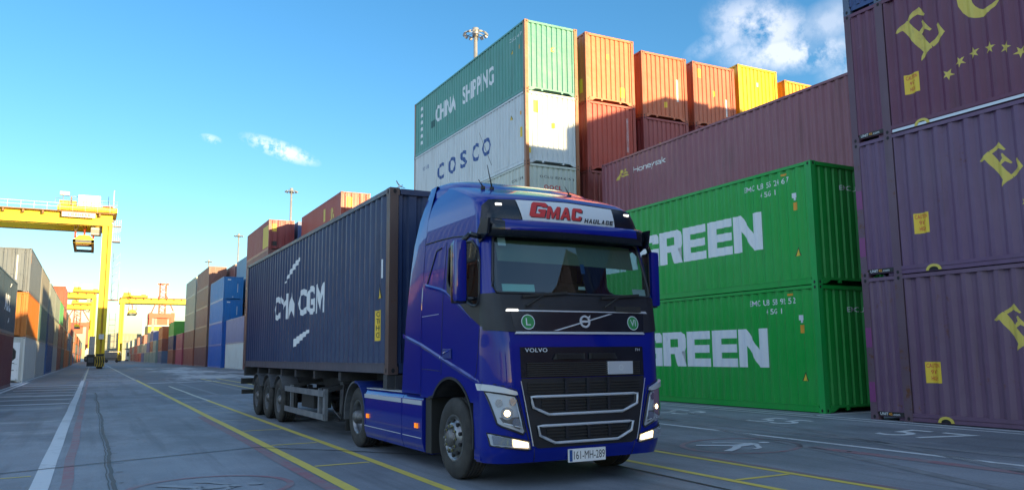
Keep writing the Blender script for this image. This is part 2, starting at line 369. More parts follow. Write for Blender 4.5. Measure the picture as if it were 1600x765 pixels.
def copy_tree(o, parent=None):
    c = o.copy(); COL.objects.link(c); c.parent = parent
    for ch in o.children: copy_tree(ch, c)
    return c
def gz(x): return 0.0 if x < 8 else .13*min(1, (x-8)/5.5)

# ------------------------------------------------------------------ flat drawings laid onto a surface
_tc = {}
def text2d(s, bold=0.0, shear=0.0, spacing=1.0):
    """triangles of a text, in a box 0..1 by 0..1, plus width/height"""
    k = (s, bold, shear, spacing)
    if k in _tc: return _tc[k]
    cu = bpy.data.curves.new('tmp', 'FONT'); cu.body = s; cu.offset = bold; cu.shear = shear; cu.space_character = spacing; cu.resolution_u = 3
    o = bpy.data.objects.new('tmp', cu); COL.objects.link(o); dg = bpy.context.evaluated_depsgraph_get(); dg.update()
    me = o.evaluated_get(dg).to_mesh(); V = [(v.co.x, v.co.y) for v in me.vertices]
    T = []
    me.calc_loop_triangles()
    for t in me.loop_triangles: T.append([V[i] for i in t.vertices])
    o.evaluated_get(dg).to_mesh_clear(); bpy.data.objects.remove(o); bpy.data.curves.remove(cu)
    xs = [p[0] for t in T for p in t]; ys = [p[1] for t in T for p in t]; x0, x1, y0, y1 = min(xs), max(xs), min(ys), max(ys)
    r = [[((p[0]-x0)/(x1-x0), (p[1]-y0)/(y1-y0)) for p in t] for t in T]; _tc[k] = r; return r
BLOCK = {
 'E': [[(0, 0), (.36, 0), (.36, 1), (0, 1)], [(.36, 0), (1, 0), (1, .23), (.36, .23)], [(.36, .39), (.97, .39), (.97, .61), (.36, .61)], [(.36, .77), (1, .77), (1, 1), (.36, 1)]],
 'N': [[(0, 0), (.3, 0), (.3, 1), (0, 1)], [(.7, 0), (1, 0), (1, 1), (.7, 1)], [(.3, .56), (.7, 0), (.7, .45), (.3, 1)]],
 'R': [[(0, 0), (.34, 0), (.34, 1), (0, 1)], [(.34, .8), (1, .8), (.96, .93), (.85, 1), (.34, 1)], [(.66, .56), (1, .56), (1, .8), (.66, .8)], [(.34, .36), (.52, .36), (.64, 0), (1, 0), (.86, .42), (.96, .46), (1, .56), (.34, .56)]],
 'V': [[(0, 1), (.32, 0), (.5, 0), (.5, .42), (.35, 1)], [(.65, 1), (.5, .42), (.5, 0), (.68, 0), (1, 1)]],
 'G': [[(0, .12), (.12, 0), (.36, 0), (.36, 1), (.12, 1), (0, .88)], [(.36, 0), (1, 0), (1, .23), (.36, .23)], [(.66, .23), (1, .23), (1, .55), (.66, .55)], [(.5, .38), (.66, .38), (.66, .55), (.5, .55)], [(.36, .77), (1, .77), (1, .88), (.88, 1), (.36, 1)], [(.66, .70), (1, .70), (1, .77), (.66, .77)]],
}
def _m(P): return [(1-x, y) for x, y in P][::-1]
def _v(P): return [(x, 1-y) for x, y in P][::-1]
_c1 = [(.34, 0), (.88, 0), (1, .12), (1, .34), (.70, .34), (.70, .22), (.34, .22)]; _s1 = [(0, .12), (.12, 0), (.34, 0), (.34, 1), (.12, 1), (0, .88)]
BLOCK['C'] = [_s1, _c1, _v(_c1)]
_a = [(0, 0), (.30, 0), (.36, .2), (.42, .4), (.5, .70), (.5, 1), (.36, 1)]; BLOCK['A'] = [_a, _m(_a), [(.36, .2), (.64, .2), (.58, .4), (.42, .4)]]
_k = [(.26, 1), (.26, .62), (.42, .04), (.5, .04), (.5, .42)]; BLOCK['M'] = [[(0, 0), (.26, 0), (.26, 1), (0, 1)], [(.74, 0), (1, 0), (1, 1), (.74, 1)], _k, _m(_k)]
BLOCK['H'] = [[(0, 0), (.3, 0), (.3, 1), (0, 1)], [(.7, 0), (1, 0), (1, 1), (.7, 1)], [(.3, .38), (.7, .38), (.7, .62), (.3, .62)]]
BLOCK['I'] = [[(0, 0), (1, 0), (1, 1), (0, 1)]]
BLOCK['O'] = [_s1, _m(_s1), [(.34, 0), (.66, 0), (.66, .2), (.34, .2)], [(.34, .8), (.66, .8), (.66, 1), (.34, 1)]]
BLOCK['P'] = [[(0, 0), (.34, 0), (.34, 1), (0, 1)], [(.34, .8), (1, .8), (1, .88), (.88, 1), (.34, 1)], [(.68, .56), (1, .56), (1, .8), (.68, .8)], [(.34, .36), (.88, .36), (1, .48), (1, .56), (.34, .56)]]
BLOCK['S'] = [[(0, .12), (.12, 0), (.88, 0), (1, .12), (1, .2), (0, .2)], [(.68, .2), (1, .2), (1, .40), (.68, .40)], [(0, .60), (0, .52), (.12, .40), (1, .40), (1, .48), (.88, .60)], [(0, .60), (.32, .60), (.32, .8), (0, .8)], [(0, .8), (1, .8), (1, .88), (.88, 1), (.12, 1), (0, .88)]]
BLOCK['U'] = [[(0, .12), (.12, 0), (.34, 0), (.34, 1), (0, 1)], [(.66, 0), (.88, 0), (1, .12), (1, 1), (.66, 1)], [(.34, 0), (.66, 0), (.66, .22), (.34, .22)]]
BLOCK['L'] = [[(0, 0), (.36, 0), (.36, 1), (0, 1)], [(.36, 0), (1, 0), (1, .24), (.36, .24)]]
def block2d(s, gap=.1, shear=0.0, wide=1.0):
    wd = lambda ch: .36 if ch == 'I' else 1.22 if ch == 'M' else .6 if ch == ' ' else 1.0
    x = 0; r = []
    for ch in s:
        if ch != ' ':
            for p in BLOCK[ch]: r.append([(x+u*wd(ch), v) for u, v in p])
        x += wd(ch)+gap
    w = x-gap; return [[((u+shear*v)/(w+shear), v) for u, v in p] for p in r]
def place2d(polys, u0, u1, v0, v1): return [[(u0+(u1-u0)*x, v0+(v1-v0)*y) for x, y in p] for p in polys]
def lay(name, polys, fmap, mat_, parent, ucuts=(), vcuts=(), smooth=False, two=False):
    """cut the flat polygons at every fold of the surface, then map them onto it"""
    bm = bmesh.new()
    for p in polys:
        try: bm.faces.new([bm.verts.new((u, v, 0)) for u, v in p])
        except ValueError: pass
    bmesh.ops.triangulate(bm, faces=bm.faces)
    if not bm.verts: bm.free(); return None
    us = [v.co.x for v in bm.verts]; vs = [v.co.y for v in bm.verts]
    for c in ucuts:
        if min(us) < c < max(us): bmesh.ops.bisect_plane(bm, geom=bm.verts[:]+bm.edges[:]+bm.faces[:], plane_co=(c, 0, 0), plane_no=(1, 0, 0))
    for c in vcuts:
        if min(vs) < c < max(vs): bmesh.ops.bisect_plane(bm, geom=bm.verts[:]+bm.edges[:]+bm.faces[:], plane_co=(0, c, 0), plane_no=(0, 1, 0))
    for v in bm.verts: v.co = Vector(fmap(v.co.x, v.co.y))
    if smooth:
        bmesh.ops.remove_doubles(bm, verts=bm.verts, dist=1e-5)
        for f in bm.faces: f.smooth = True
    me = bpy.data.meshes.new(name); bm.to_mesh(me); bm.free(); me.materials.append(mat_)
    return link(name, me, parent)

# ------------------------------------------------------------------ shipping containers
CW = 2.438; HC = 2.896; ST = 2.591
def folds(a, b, period, out_, slope, inn, depth, start='in'):
    """corrugation profile between a and b: list of (t, depth)"""
    n = max(1, round((b-a)/period)); p = (b-a)/n; k = p/(out_+2*slope+inn); o2, s2, i2 = out_*k, slope*k, inn*k
    r = [(a, 0.0)]
    t = a
    for i in range(n):
        r += [(t+o2/2, 0.0), (t+o2/2+s2, depth), (t+o2/2+s2+i2, depth), (t+o2/2+2*s2+i2, 0.0)]; t += p
    r.append((b, 0.0)); return r
def pd(prof, t):
    for (t0, d0), (t1, d1) in zip(prof, prof[1:]):
        if t0 <= t <= t1: return d0 if t1-t0 < 1e-9 else d0+(d1-d0)*(t-t0)/(t1-t0)
    return 0.0
_cm = {}
CP = .178   # corner fitting length
def side_prof(Ln, unit45=False):
    a, b = -Ln/2+.16, Ln/2-.16
    if unit45: return folds(-Ln/2+.96, Ln/2-.96, .30, .066, .080, .064, .055)
    return folds(a, b, .278, .074, .068, .070, .035)
def end_prof(kind):
    if kind == 'door': return folds(-1.06, 1.06, .53, .22, .03, .22, .022)
    return folds(-1.06, 1.06, .235, .115, .028, .05, .040)
def cont_meshes(Ln, H, kind, unit45=False):
    k = (Ln, H, kind, unit45)
    if k in _cm: return _cm[k]
    hw = CW/2; hl = Ln/2; parts = []; cm_ = MT['cont']
    def add(name, mb, smooth=None, mats=None):
        if not mb.mats: mb.mats = [cm_]
        parts.append((name, mb.mesh(name)))
    sp = side_prof(Ln, unit45)
    for sx in (-1, 1):
        mb = MB(); x = sx*(hw-.014); z0, z1 = .165, H-.075
        segs = [sp]
        if unit45:
            segs += [folds(-hl+.16, -hl+.76, .21, .06, .03, .06, .03), folds(hl-.76, hl-.16, .21, .06, .03, .06, .03)]
        for pr in segs:
            for (t0, d0), (t1, d1) in zip(pr, pr[1:]):
                if t1-t0 < 1e-6: continue
                mb.face([(x-sx*d0, t0, z0), (x-sx*d1, t1, z0), (x-sx*d1, t1, z1), (x-sx*d0, t0, z1)], cm_)
        # gussets closing the open folds under the top rail
        for (t0, d0), (t1, d1) in zip(sp, sp[1:]):
            if d0 == d1 and d0 > 0: mb.face([(x, t0, z1), (x, t1, z1), (x-sx*d1, t1, z1), (x-sx*d0, t0, z1)], cm_)
        parts.append(('side_panel', mb.mesh('side_panel', False)))
        mb = MB(); mb.box(sx*hw, sx*(hw-.06), -hl+CP, hl-CP, H-.077, H-.006, cm_); add('top_rail', mb)
        mb = MB()
        if unit45:
            mb.box(sx*(hw-.004), sx*(hw-.05), -hl+.94, hl-.94, .018, .085, cm_); mb.box(sx*(hw-.002), sx*(hw-.05), -hl+.94, hl-.94, .10, .172, cm_); mb.box(sx*(hw-.016), sx*(hw-.05), -hl+.94, hl-.94, .085, .10, cm_)
            for s2 in (-1, 1): mb.box(sx*(hw-.03), sx*(hw-.06), s2*(hl-CP), s2*(hl-.76), .07, .175, cm_)
        else:
            mb.box(sx*(hw-.008), sx*(hw-.05), -hl+CP, hl-CP, .018, .17, cm_); mb.box(sx*(hw+.0), sx*(hw-.05), -hl+CP, hl-CP, .155, .172, cm_); mb.box(sx*(hw-.0), sx*(hw-.05), -hl+CP, hl-CP, .018, .032, cm_)
        add('bottom_rail', mb)
        if unit45:
            for s2 in (-1, 1):
                mb = MB(); y0 = s2*(hl-.762)
                mb.box(sx*(hw-.0), sx*(hw-.09), y0, y0-s2*.178, .118, H-.118, cm_); add('inner_post', mb)
                for z0 in (0, H-.118):
                    mb = MB(); casting(mb, sx, y0, y0-s2*.178, z0, hw); add('corner_casting', mb)
        for s2 in (-1, 1):
            mb = MB()
            xo, yo = sx*(hw-.003), s2*(hl-.003); P = [(xo, yo), (xo-sx*.14, yo), (xo-sx*.14, yo-s2*.05), (xo-sx*.05, yo-s2*.07), (xo-sx*.05, yo-s2*.155), (xo, yo-s2*.155)]
            mb.prism(P if sx*s2 > 0 else P[::-1], 'z', .118, H-.118, cm_); add('corner_post', mb)
            for z0 in (0, H-.118):
                mb = MB(); casting(mb, sx, s2*hl, s2*(hl-CP), z0, hw); add('corner_casting', mb)
    for s2, kd in ((-1, kind), (1, 'door' if kind != 'door' else 'front')):
        mb = MB(); y = s2*(hl-.035); z0, z1 = .165, H-.09; pr = end_prof(kd)
        for (t0, d0), (t1, d1) in zip(pr, pr[1:]):
            if t1-t0 < 1e-6: continue
            mb.face([(t0, y-s2*d0, z0), (t1, y-s2*d1, z0), (t1, y-s2*d1, z1), (t0, y-s2*d0, z1)], cm_)
            if d0 == d1 and d0 > 0: mb.face([(t0, y, z1), (t1, y, z1), (t1, y-s2*d1, z1), (t0, y-s2*d0, z1)], cm_)
        parts.append(('door' if kd == 'door' else 'front_wall', mb.mesh('wall', False)))
        mb = MB(); mb.box(-hw+CP, hw-CP, s2*(hl-.004), s2*(hl-.07), H-.10, H-.012, cm_); add('header', mb)
        mb = MB()
        mb.box(-hw+CP, hw-CP, s2*(hl-.006), s2*(hl-.06), .115, .17, cm_)
        for sx in (-1, 1):
            P = [(sx*(hw-CP), .02), (sx*(hw-CP), .115), (sx*(hw-CP-.28), .115), (sx*(hw-CP-.10), .02)]
            mb.prism(P, 'y', s2*(hl-.008), s2*(hl-.058), cm_); mb.box(sx*.42, sx*.50, s2*(hl-.0), s2*(hl-.05), .05, .115, cm_)
        add('sill', mb)
        if kd == 'door':
            for x in (-.86, -.32, .32, .86):
                mb = MB(); yb = s2*(hl-.004)
                mb.tube((x, yb, .07), (x, yb, H-.06), .017, cm_, 8)
                for z in (.2, .75, 1.45, H-.3): mb.box(x-.05, x+.05, s2*(hl-.03), s2*(hl+.012), z, z+.05, cm_)
                mb.box(x-.18 if x > 0 else x, x if x > 0 else x+.18, s2*(hl+.01), s2*(hl+.025), 1.15, 1.19, cm_)
                add('lock_rod', mb)
    mb = MB(); prr = folds(-hl+.1, hl-.1, .6, .3, .05, .2, .02)
    for (t0, d0), (t1, d1) in zip(prr, prr[1:]):
        mb.face([(-hw+.05, t0, H-.02-d0), (hw-.05, t0, H-.02-d0), (hw-.05, t1, H-.02-d1), (-hw+.05, t1, H-.02-d1)], cm_)
    parts.append(('roof', mb.mesh('roof', False)))
    mb = MB(); mb.box(-hw+.07, hw-.07, -hl+.6, hl-.6, .010, .160, cm_); mb.box(-hw+.06, hw-.06, -hl+.05, hl-.05, .150, .164, cm_); add('floor', mb)
    _cm[k] = parts; return parts
def casting(mb, sx, ya, yb, z0, hw):
    m = MT['cont']; y0, y1 = min(ya, yb), max(ya, yb); x0, x1 = sorted((sx*hw, sx*(hw-.162)))
    mb.box(x0, x1, y0, y1, z0, z0+.118, m)
    for f in list(mb.bm.faces): pass
    # flat dark ovals, the shade of the fitting holes painted on
    out_y = ya; s2 = 1 if ya > yb else -1
    cx, cy, cz = (x0+x1)/2, (y0+y1)/2, z0+.059
    def oval(c, ax, ru, rv, off):
        pts = []
        for i in range(12):
            t = 2*math.pi*i/12; u, v = ru*math.cos(t), rv*math.sin(t)
            pts.append((off, c[1]+u, c[2]+v) if ax == 'x' else (c[0]+u, off, c[2]+v))
        mb.face(pts, MT['dark'])
    oval((0, cy, cz), 'x', .030, .037, sx*(hw+.002))
    oval((cx, 0, cz), 'y', .028, .037, out_y+s2*.002)
def small_container_mesh(Ln, H):
    """far away: one mesh with frame and coarse corrugation"""
    k = ('far', Ln, H)
    if k in _cm: return _cm[k]
    mb = MB(); hw, hl, m = CW/2, Ln/2, MT['cont']
    mb.box(-hw+.06, hw-.06, -hl+.06, hl-.06, .012, H-.004, m)
    for sx in (-1, 1):
        for s2 in (-1, 1): mb.box(sx*hw, sx*(hw-.15), s2*hl, s2*(hl-.15), 0, H, m)
        mb.box(sx*hw, sx*(hw-.1), -hl+.15, hl-.15, H-.1, H-.01, m); mb.box(sx*hw, sx*(hw-.1), -hl+.15, hl-.15, .02, .15, m)
        n = int(Ln/.56)
        for i in range(n): y = -hl+.3+i*(Ln-.6)/n; mb.box(sx*(hw-.02), sx*(hw-.06), y, y+.25, .15, H-.1, m)
    for s2 in (-1, 1):
        mb.box(-hw+.15, hw-.15, s2*hl, s2*(hl-.1), H-.1, H-.01, m); mb.box(-hw+.15, hw-.15, s2*hl, s2*(hl-.1), .06, .15, m)
        for i in range(8): x = -hw+.2+i*.26; mb.box(x, x+.18, s2*(hl-.02), s2*(hl-.06), .15, H-.1, m)
    _cm[k] = mb.mesh('shipping_container'); return _cm[k]
PALE = 1
def container(x, y, z, color, label, group, Ln=12.192, H=HC, kind='front', rust=.35, rz=0, u45=False, full=True, ends=None, posts=None):
    """x,y = centre of the base"""
    c = (*color, rust)
    if not full:
        o = link('shipping_container', small_container_mesh(Ln, H), None, (x, y, z), (0, 0, rz)); o.color = c
        return tag(o, label, 'container', group)
    t = thing('shipping_container', label, 'container', (x, y, z), rz, group)
    pc = posts or tuple(color)
    for nm, me in cont_meshes(Ln, H, kind, u45):
        o = link(nm, me, t)
        o.color = c if nm not in ('corner_casting', 'corner_post', 'inner_post') else (*pc, min(1, rust+.18))
    t['L'] = Ln
    return t
def side_map(Ln, sx=-1, u45=False, off=.0025):
    sp = side_prof(Ln, u45); x = CW/2-.014
    if sx < 0:   # seen from -x: reading direction runs towards -y; u = distance from the +y end
        return (lambda u, v: (-(x-pd(sp, Ln/2-u)+off), Ln/2-u, v)), sorted(Ln/2-t for t, d in sp)
    return (lambda u, v: (x-pd(sp, u-Ln/2)+off, u-Ln/2, v)), sorted(t+Ln/2 for t, d in sp)
def end_map(Ln, kind='front', off=.0025):
    pr = end_prof(kind); y = -(Ln/2-.035)
    return (lambda u, v: (u-CW/2, y+pd(pr, u-CW/2)-off, v)), sorted(t+CW/2 for t, d in pr)
def write_side(c, polys, m, name='lettering', sx=-1, u45=False):
    Ln = c['L']; f, cuts = side_map(Ln, sx, u45); return lay(name, polys, f, m, c, cuts)
def write_end(c, polys, m, name='lettering', kind='front'):
    f, cuts = end_map(c['L'], kind); return lay(name, polys, f, m, c, cuts)
def rect(u0, u1, v0, v1): return [[(u0, v0), (u1, v0), (u1, v1), (u0, v1)]]
def tri_sticker(c, u, v, s=.17, u45=False, sx=-1):
    f, cuts = side_map(c['L'], sx, u45, .003); f2, _ = side_map(c['L'], sx, u45, .0055)
    lay('warning_sticker', [[(u-s/2*1.25, v-.012*6*s), (u+s/2*1.25, v-.012*6*s), (u, v+s*1.2)]], f, MT['text_k'], c, cuts)
    lay('warning_sticker', [[(u-s/2*.95, v-.01), (u+s/2*.95, v-.01), (u, v+s*.92)]], f2, MT['st_y'], c, cuts)
# ------------------------------------------------------------------ the yard
def ground():
    bm = bmesh.new(); xs = [-1500, 8, 13.5, 1800]; ys = [-300, 3500]
    V = [[bm.verts.new((x, y, gz(x))) for x in xs] for y in ys]
    for i in range(3): bm.faces.new((V[0][i], V[0][i+1], V[1][i+1], V[1][i]))
    me = bpy.data.meshes.new('ground'); bm.to_mesh(me); bm.free(); me.materials.append(MT['ground'])
    tag(link('ground', me), 'weathered grey concrete yard with darker asphalt strips', 'ground', kind='structure')
ground()
def paint(name, polys, m, lvl=1):
    bm = bmesh.new()
    for p in polys:
        bm.faces.new([bm.verts.new((x, y, 0)) for x, y in p])
    bmesh.ops.triangulate(bm, faces=bm.faces)
    for c in (8, 13.5): bmesh.ops.bisect_plane(bm, geom=bm.verts[:]+bm.edges[:]+bm.faces[:], plane_co=(c, 0, 0), plane_no=(1, 0, 0))
    bmesh.ops.recalc_face_normals(bm, faces=bm.faces)
    for f in bm.faces:
        if f.normal.z < 0: f.normal_flip()
    for v in bm.verts: v.co.z = gz(v.co.x)+.004*lvl
    me = bpy.data.meshes.new(name); bm.to_mesh(me); bm.free(); me.materials.append(m)
    return tag(link(name, me), kind='structure')
def strip(pts, w):
    """polyline with width -> quads"""
    out_ = []
    for (x0, y0), (x1, y1) in zip(pts, pts[1:]):
        d = Vector((x1-x0, y1-y0)); n = Vector((-d.y, d.x)).normalized()*w/2
        out_.append([(x0+n.x, y0+n.y), (x1+n.x, y1+n.y), (x1-n.x, y1-n.y), (x0-n.x, y0-n.y)])
    return out_
def rline(x, y0, y1, w, jit=.012, st=2.5):
    pts = []; y = y0
    while y < y1: pts.append((x+random.uniform(-jit, jit), y)); y += st
    pts.append((x, y1)); q = []
    for (a, b), (c, d) in zip(pts, pts[1:]): q.append([(a-w/2, b), (c-w/2, d), (c+w/2, d), (a+w/2, b)])
    return q
paint('lane_line', rline(-.47, -6, 62, .20, 0.01), MT['line_w'])
paint('lane_line', rline(-.42, 62, 150, .14, 0.01), MT['line_p'])
paint('lane_line', rline(2.70, -6, 60, .15), MT['line_y'])
paint('lane_line', rline(2.62, 60, 170, .13), MT['line_p'])
paint('lane_line', rline(3.66, -6, 30, .12), MT['line_y']); paint('lane_line', rline(3.66, 30, 46, .12), MT['line_p'])
paint('lane_line', rline(6.80, -6, 60, .12), MT['line_y']); paint('lane_line', rline(7.82, -6, 60, .12), MT['line_y'])
for x0, x1 in ((2.80, 3.58), (6.88, 7.74)):
    for k in range(-3, 10):
        y = 11.25+3*k+(-.85 if x0 > 4 else 0)
        paint('ladder_line', strip([(x0, y), (x1, y+.02)], .085), MT['line_y'] if k < 3 else MT['line_p'])
paint('lane_line', rline(10.45, -6, 90, .11), MT['line_w']); paint('lane_line', rline(13.62, -6, 60, .10), MT['line_w']); paint('lane_line', rline(13.98, -6, 38.6, .10), MT['line_w'])
paint('lane_line', strip([(13.9, 12.55), (17.6, 12.5)], .1), MT['line_w'])
paint('lane_line', rline(-3.55, 30, 60, .16), MT['line_w']); paint('lane_line', rline(-3.85, 30, 110, .10), MT['line_w'])
for k in range(7): paint('cross_line', strip([(-3.3+.1*random.random(), 31+k*3.4), (-.6, 31+k*3.4+.1)], .35 if k % 2 else .5), MT['line_w'])
paint('cross_line', strip([(-.35, 59), (2.5, 59.3)], .5), MT['line_p']); paint('cross_line', strip([(3.0, 52), (7.2, 54)], .55), MT['line_w'])
paint('faded_line', rline(-.20, -6, 60, .13, .02), MT['line_r']); paint('faded_line', rline(2.52, 2, 22, .16, .02), MT['line_r'])
paint('faded_line', rline(7.96, 2, 22, .09, .02), MT['line_r']); paint('faded_line', rline(9.9, 4.5, 9.0, .22, .05), MT['line_r'])

paint('yellow_tick', strip([(-3.2, 12.0), (-.62, 12.25)], .05), MT['line_y'])
# slab joint and sealed crack
paint('slab_joint', strip([(-8, 11.9), (-1, 12.72), (.55, 13.35), (2.5, 14.05), (3.6, 12.85), (4.6, 11.55), (6.38, 9.28), (6.30, 6.9), (6.0, 3)], .045), MT['crack'], 2)
cr = []; y = 9.0
while y < 40: cr.append((.33+.018*math.sin(y*.9)+random.uniform(-.012, .012)-.004*(y-9), y)); y += .22
MT['tyre_mark'] = worn_paint('tyre_mark', (.13, .14, .155), .95, 3, (.20, .215, .235))
for x0, y0, x1, y1, c_ in ((4.4, 16, 4.5, 60, .1), (6.1, 20, 6.3, 60, -.1), (9.0, 3.5, 12.6, 16, .6), (8.6, 5, 11.9, 20, .5), (11.2, 4, 11.4, 30, -.2), (4.2, 24, 11.5, 44, 1.5), (5.2, 24, 12.5, 43, 1.5)):
    P = [(x0+(x1-x0)*t/14+c_*math.sin(math.pi*t/14), y0+(y1-y0)*t/14) for t in range(15)]
    paint('tyre_mark', strip(P, .20), MT['tyre_mark'])
paint('sealed_crack', strip(cr, .05), MT['crack'], 2); paint('sealed_crack', strip([(x-.055, y) for x, y in cr], .014), MT['crack'], 2)
for k in range(26):
    y = 9.2+k*.55+random.random()*.3; x = .38-.003*(y-9); paint('sealed_crack', strip([(x-.06*random.random(), y), (x+.05+.08*random.random(), y+.1*random.random())], .03), MT['crack'], 2) if k % 2 else None
for x, y in ((.83, 16.6), (9.9, 8.3)): paint('stain', [[(x+.04*math.cos(t)*random.uniform(.5, 1), y+.07*math.sin(t)*random.uniform(.4, 1)) for t in [i*math.pi/5 for i in range(10)]]], MT['crack'], 2)
# bay numbers, read from the lane
def ground_text(s, yl, yr, xb, xt, m):
    P = text2d(s, .0); P = [[(xb+v*(xt-xb), yl+u*(yr-yl)) for u, v in t] for t in P]; paint('bay_number', P, m)
ground_text('57', 9.55, 8.22, 12.0, 12.95, MT['line_w']); ground_text('55', 12.75, 11.6, 12.1, 12.95, MT['line_w']); ground_text('53', 15.9, 14.7, 12.1, 12.95, MT['line_w'])
# worn walking-figure sign in a faded red ring
ring = []
for i in range(36):
    a, b = 2*math.pi*i/36, 2*math.pi*(i+1)/36; c = (9.25, 9.85)
    ring.append([(c[0]+.95*math.cos(a), c[1]+.95*math.sin(a)), (c[0]+.95*math.cos(b), c[1]+.95*math.sin(b)), (c[0]+.86*math.cos(b), c[1]+.86*math.sin(b)), (c[0]+.86*math.cos(a), c[1]+.86*math.sin(a))])
paint('walk_sign', ring, MT['line_r']); paint('walk_sign', [[(x-7.95, y+.25) for x, y in q] for q in ring], MT['line_r'])
fig = [strip([(8.62, 9.45), (8.95, 9.62), (9.15, 9.8)], .13), strip([(8.72, 10.28), (9.0, 10.0), (9.15, 9.84)], .13), strip([(9.16, 9.82), (9.58, 9.84)], .22), strip([(9.5, 9.76), (9.25, 9.42), (9.1, 9.38)], .08), strip([(9.5, 9.92), (9.3, 10.2), (9.12, 10.35)], .08)]
fig = [q for s in fig for q in s]+[[(9.76+.09*math.cos(t), 9.84+.09*math.sin(t)) for t in [i*math.pi/4 for i in range(8)]]]
paint('walk_sign', fig, MT['line_w'], 2); paint('walk_sign', [[(x-7.95, y+.25) for x, y in q] for q in fig], MT['faint'], 2)

# ------------------------------------------------------------------ containers on the right
B0 = gz(20)
def stack_z(hs): 
    z = B0; r = []
    for h in hs: r.append(z); z += h
    return r
GREEN = (.001, .33, .042)
gx, gy = 14.56, 12.763
greens = []
for k, (num, lab) in enumerate([('EMC U8 58 92 5 2', 'bright green container with white letters standing on the ground beside the cab'), ('EMC U8 55 24 6 7', 'bright green container with white letters on top of the other green one')]):
    c = container(gx+CW/2, gy+6.096, B0+k*HC, GREEN, lab, 'bright green containers', rust=.30, posts=(.004, .34, .06)); greens.append(c)
    u = lambda Y: (gy+12.192)-Y
    write_side(c, place2d(block2d('EVERGREEN', .05), u(23.55), u(14.42), 1.0, 1.95), MT['text_w'], 'painted_name')
    write_side(c, place2d(text2d(num, .004), u(14.95), u(13.45), 2.50, 2.64), MT['text_w'], 'serial_number')
    write_side(c, place2d(text2d('4 5G 1', .004), u(14.42), u(13.92), 2.28, 2.41), MT['text_w'], 'serial_number')
    write_side(c, rect(u(13.38), u(13.24), 1.80, 1.99), MT['st_o'], 'sticker'); write_side(c, rect(u(13.40), u(13.26), 2.10, 2.22), MT['sign'], 'sticker'); write_side(c, rect(u(13.36), u(13.30), 2.04, 2.10), MT['sign'], 'sticker')
    tri_sticker(c, u(13.30), .72, .17)
    write_side(c, rect(u(13.70), u(13.52), 2.69, 2.74), MT['st_o'], 'sticker')
    write_end(c, place2d(text2d('EMC U8 '+('58 92', '55 24')[k], .004), 1.0, 2.1, 2.28, 2.40), MT['text_w'], 'serial_number')
    write_end(c, rect(.30, .62, 2.795, 2.83), MT['st_o'], 'sticker')
# second row behind the greens
names2 = ['dull maroon container on the ground behind the green stack', 'brown container in the second tier behind the green stack', 'long maroon container with a small gold emblem, above and behind the green ones']
for k in range(3):
    c = container(17.30+CW/2, 13.15+6.096, B0+k*HC, [(.15, .05, .05), (.2, .06, .05), (.25, .085, .12)][k], names2[k], 'maroon containers behind the green stack', rust=.18)
    if k == 2:
        u = lambda Y: (13.15+12.192)-Y
        write_side(c, place2d(text2d('Honeytak', .006, .1), u(23.35), u(21.45), 2.10, 2.38), MT['text_w'], 'painted_name')
        em = [[(0, 0), (.22, 0), (.5, .5), (.42, .6), (.30, .62)], [(.22, .62), (.52, .62), (.6, .8), (.55, 1), (.42, 1), (.38, .74)], [(.45, .3), (.55, .2), (1, .2), (.92, .38), (.5, .38)], [(.56, .5), (.95, .5), (.87, .68), (.6, .68)], [(.62, .75), (.80, .75), (.86, 1), (.72, 1)]]
        write_side(c, place2d(em, u(24.45), u(23.62), 2.08, 2.42), MT['text_y'], 'emblem')
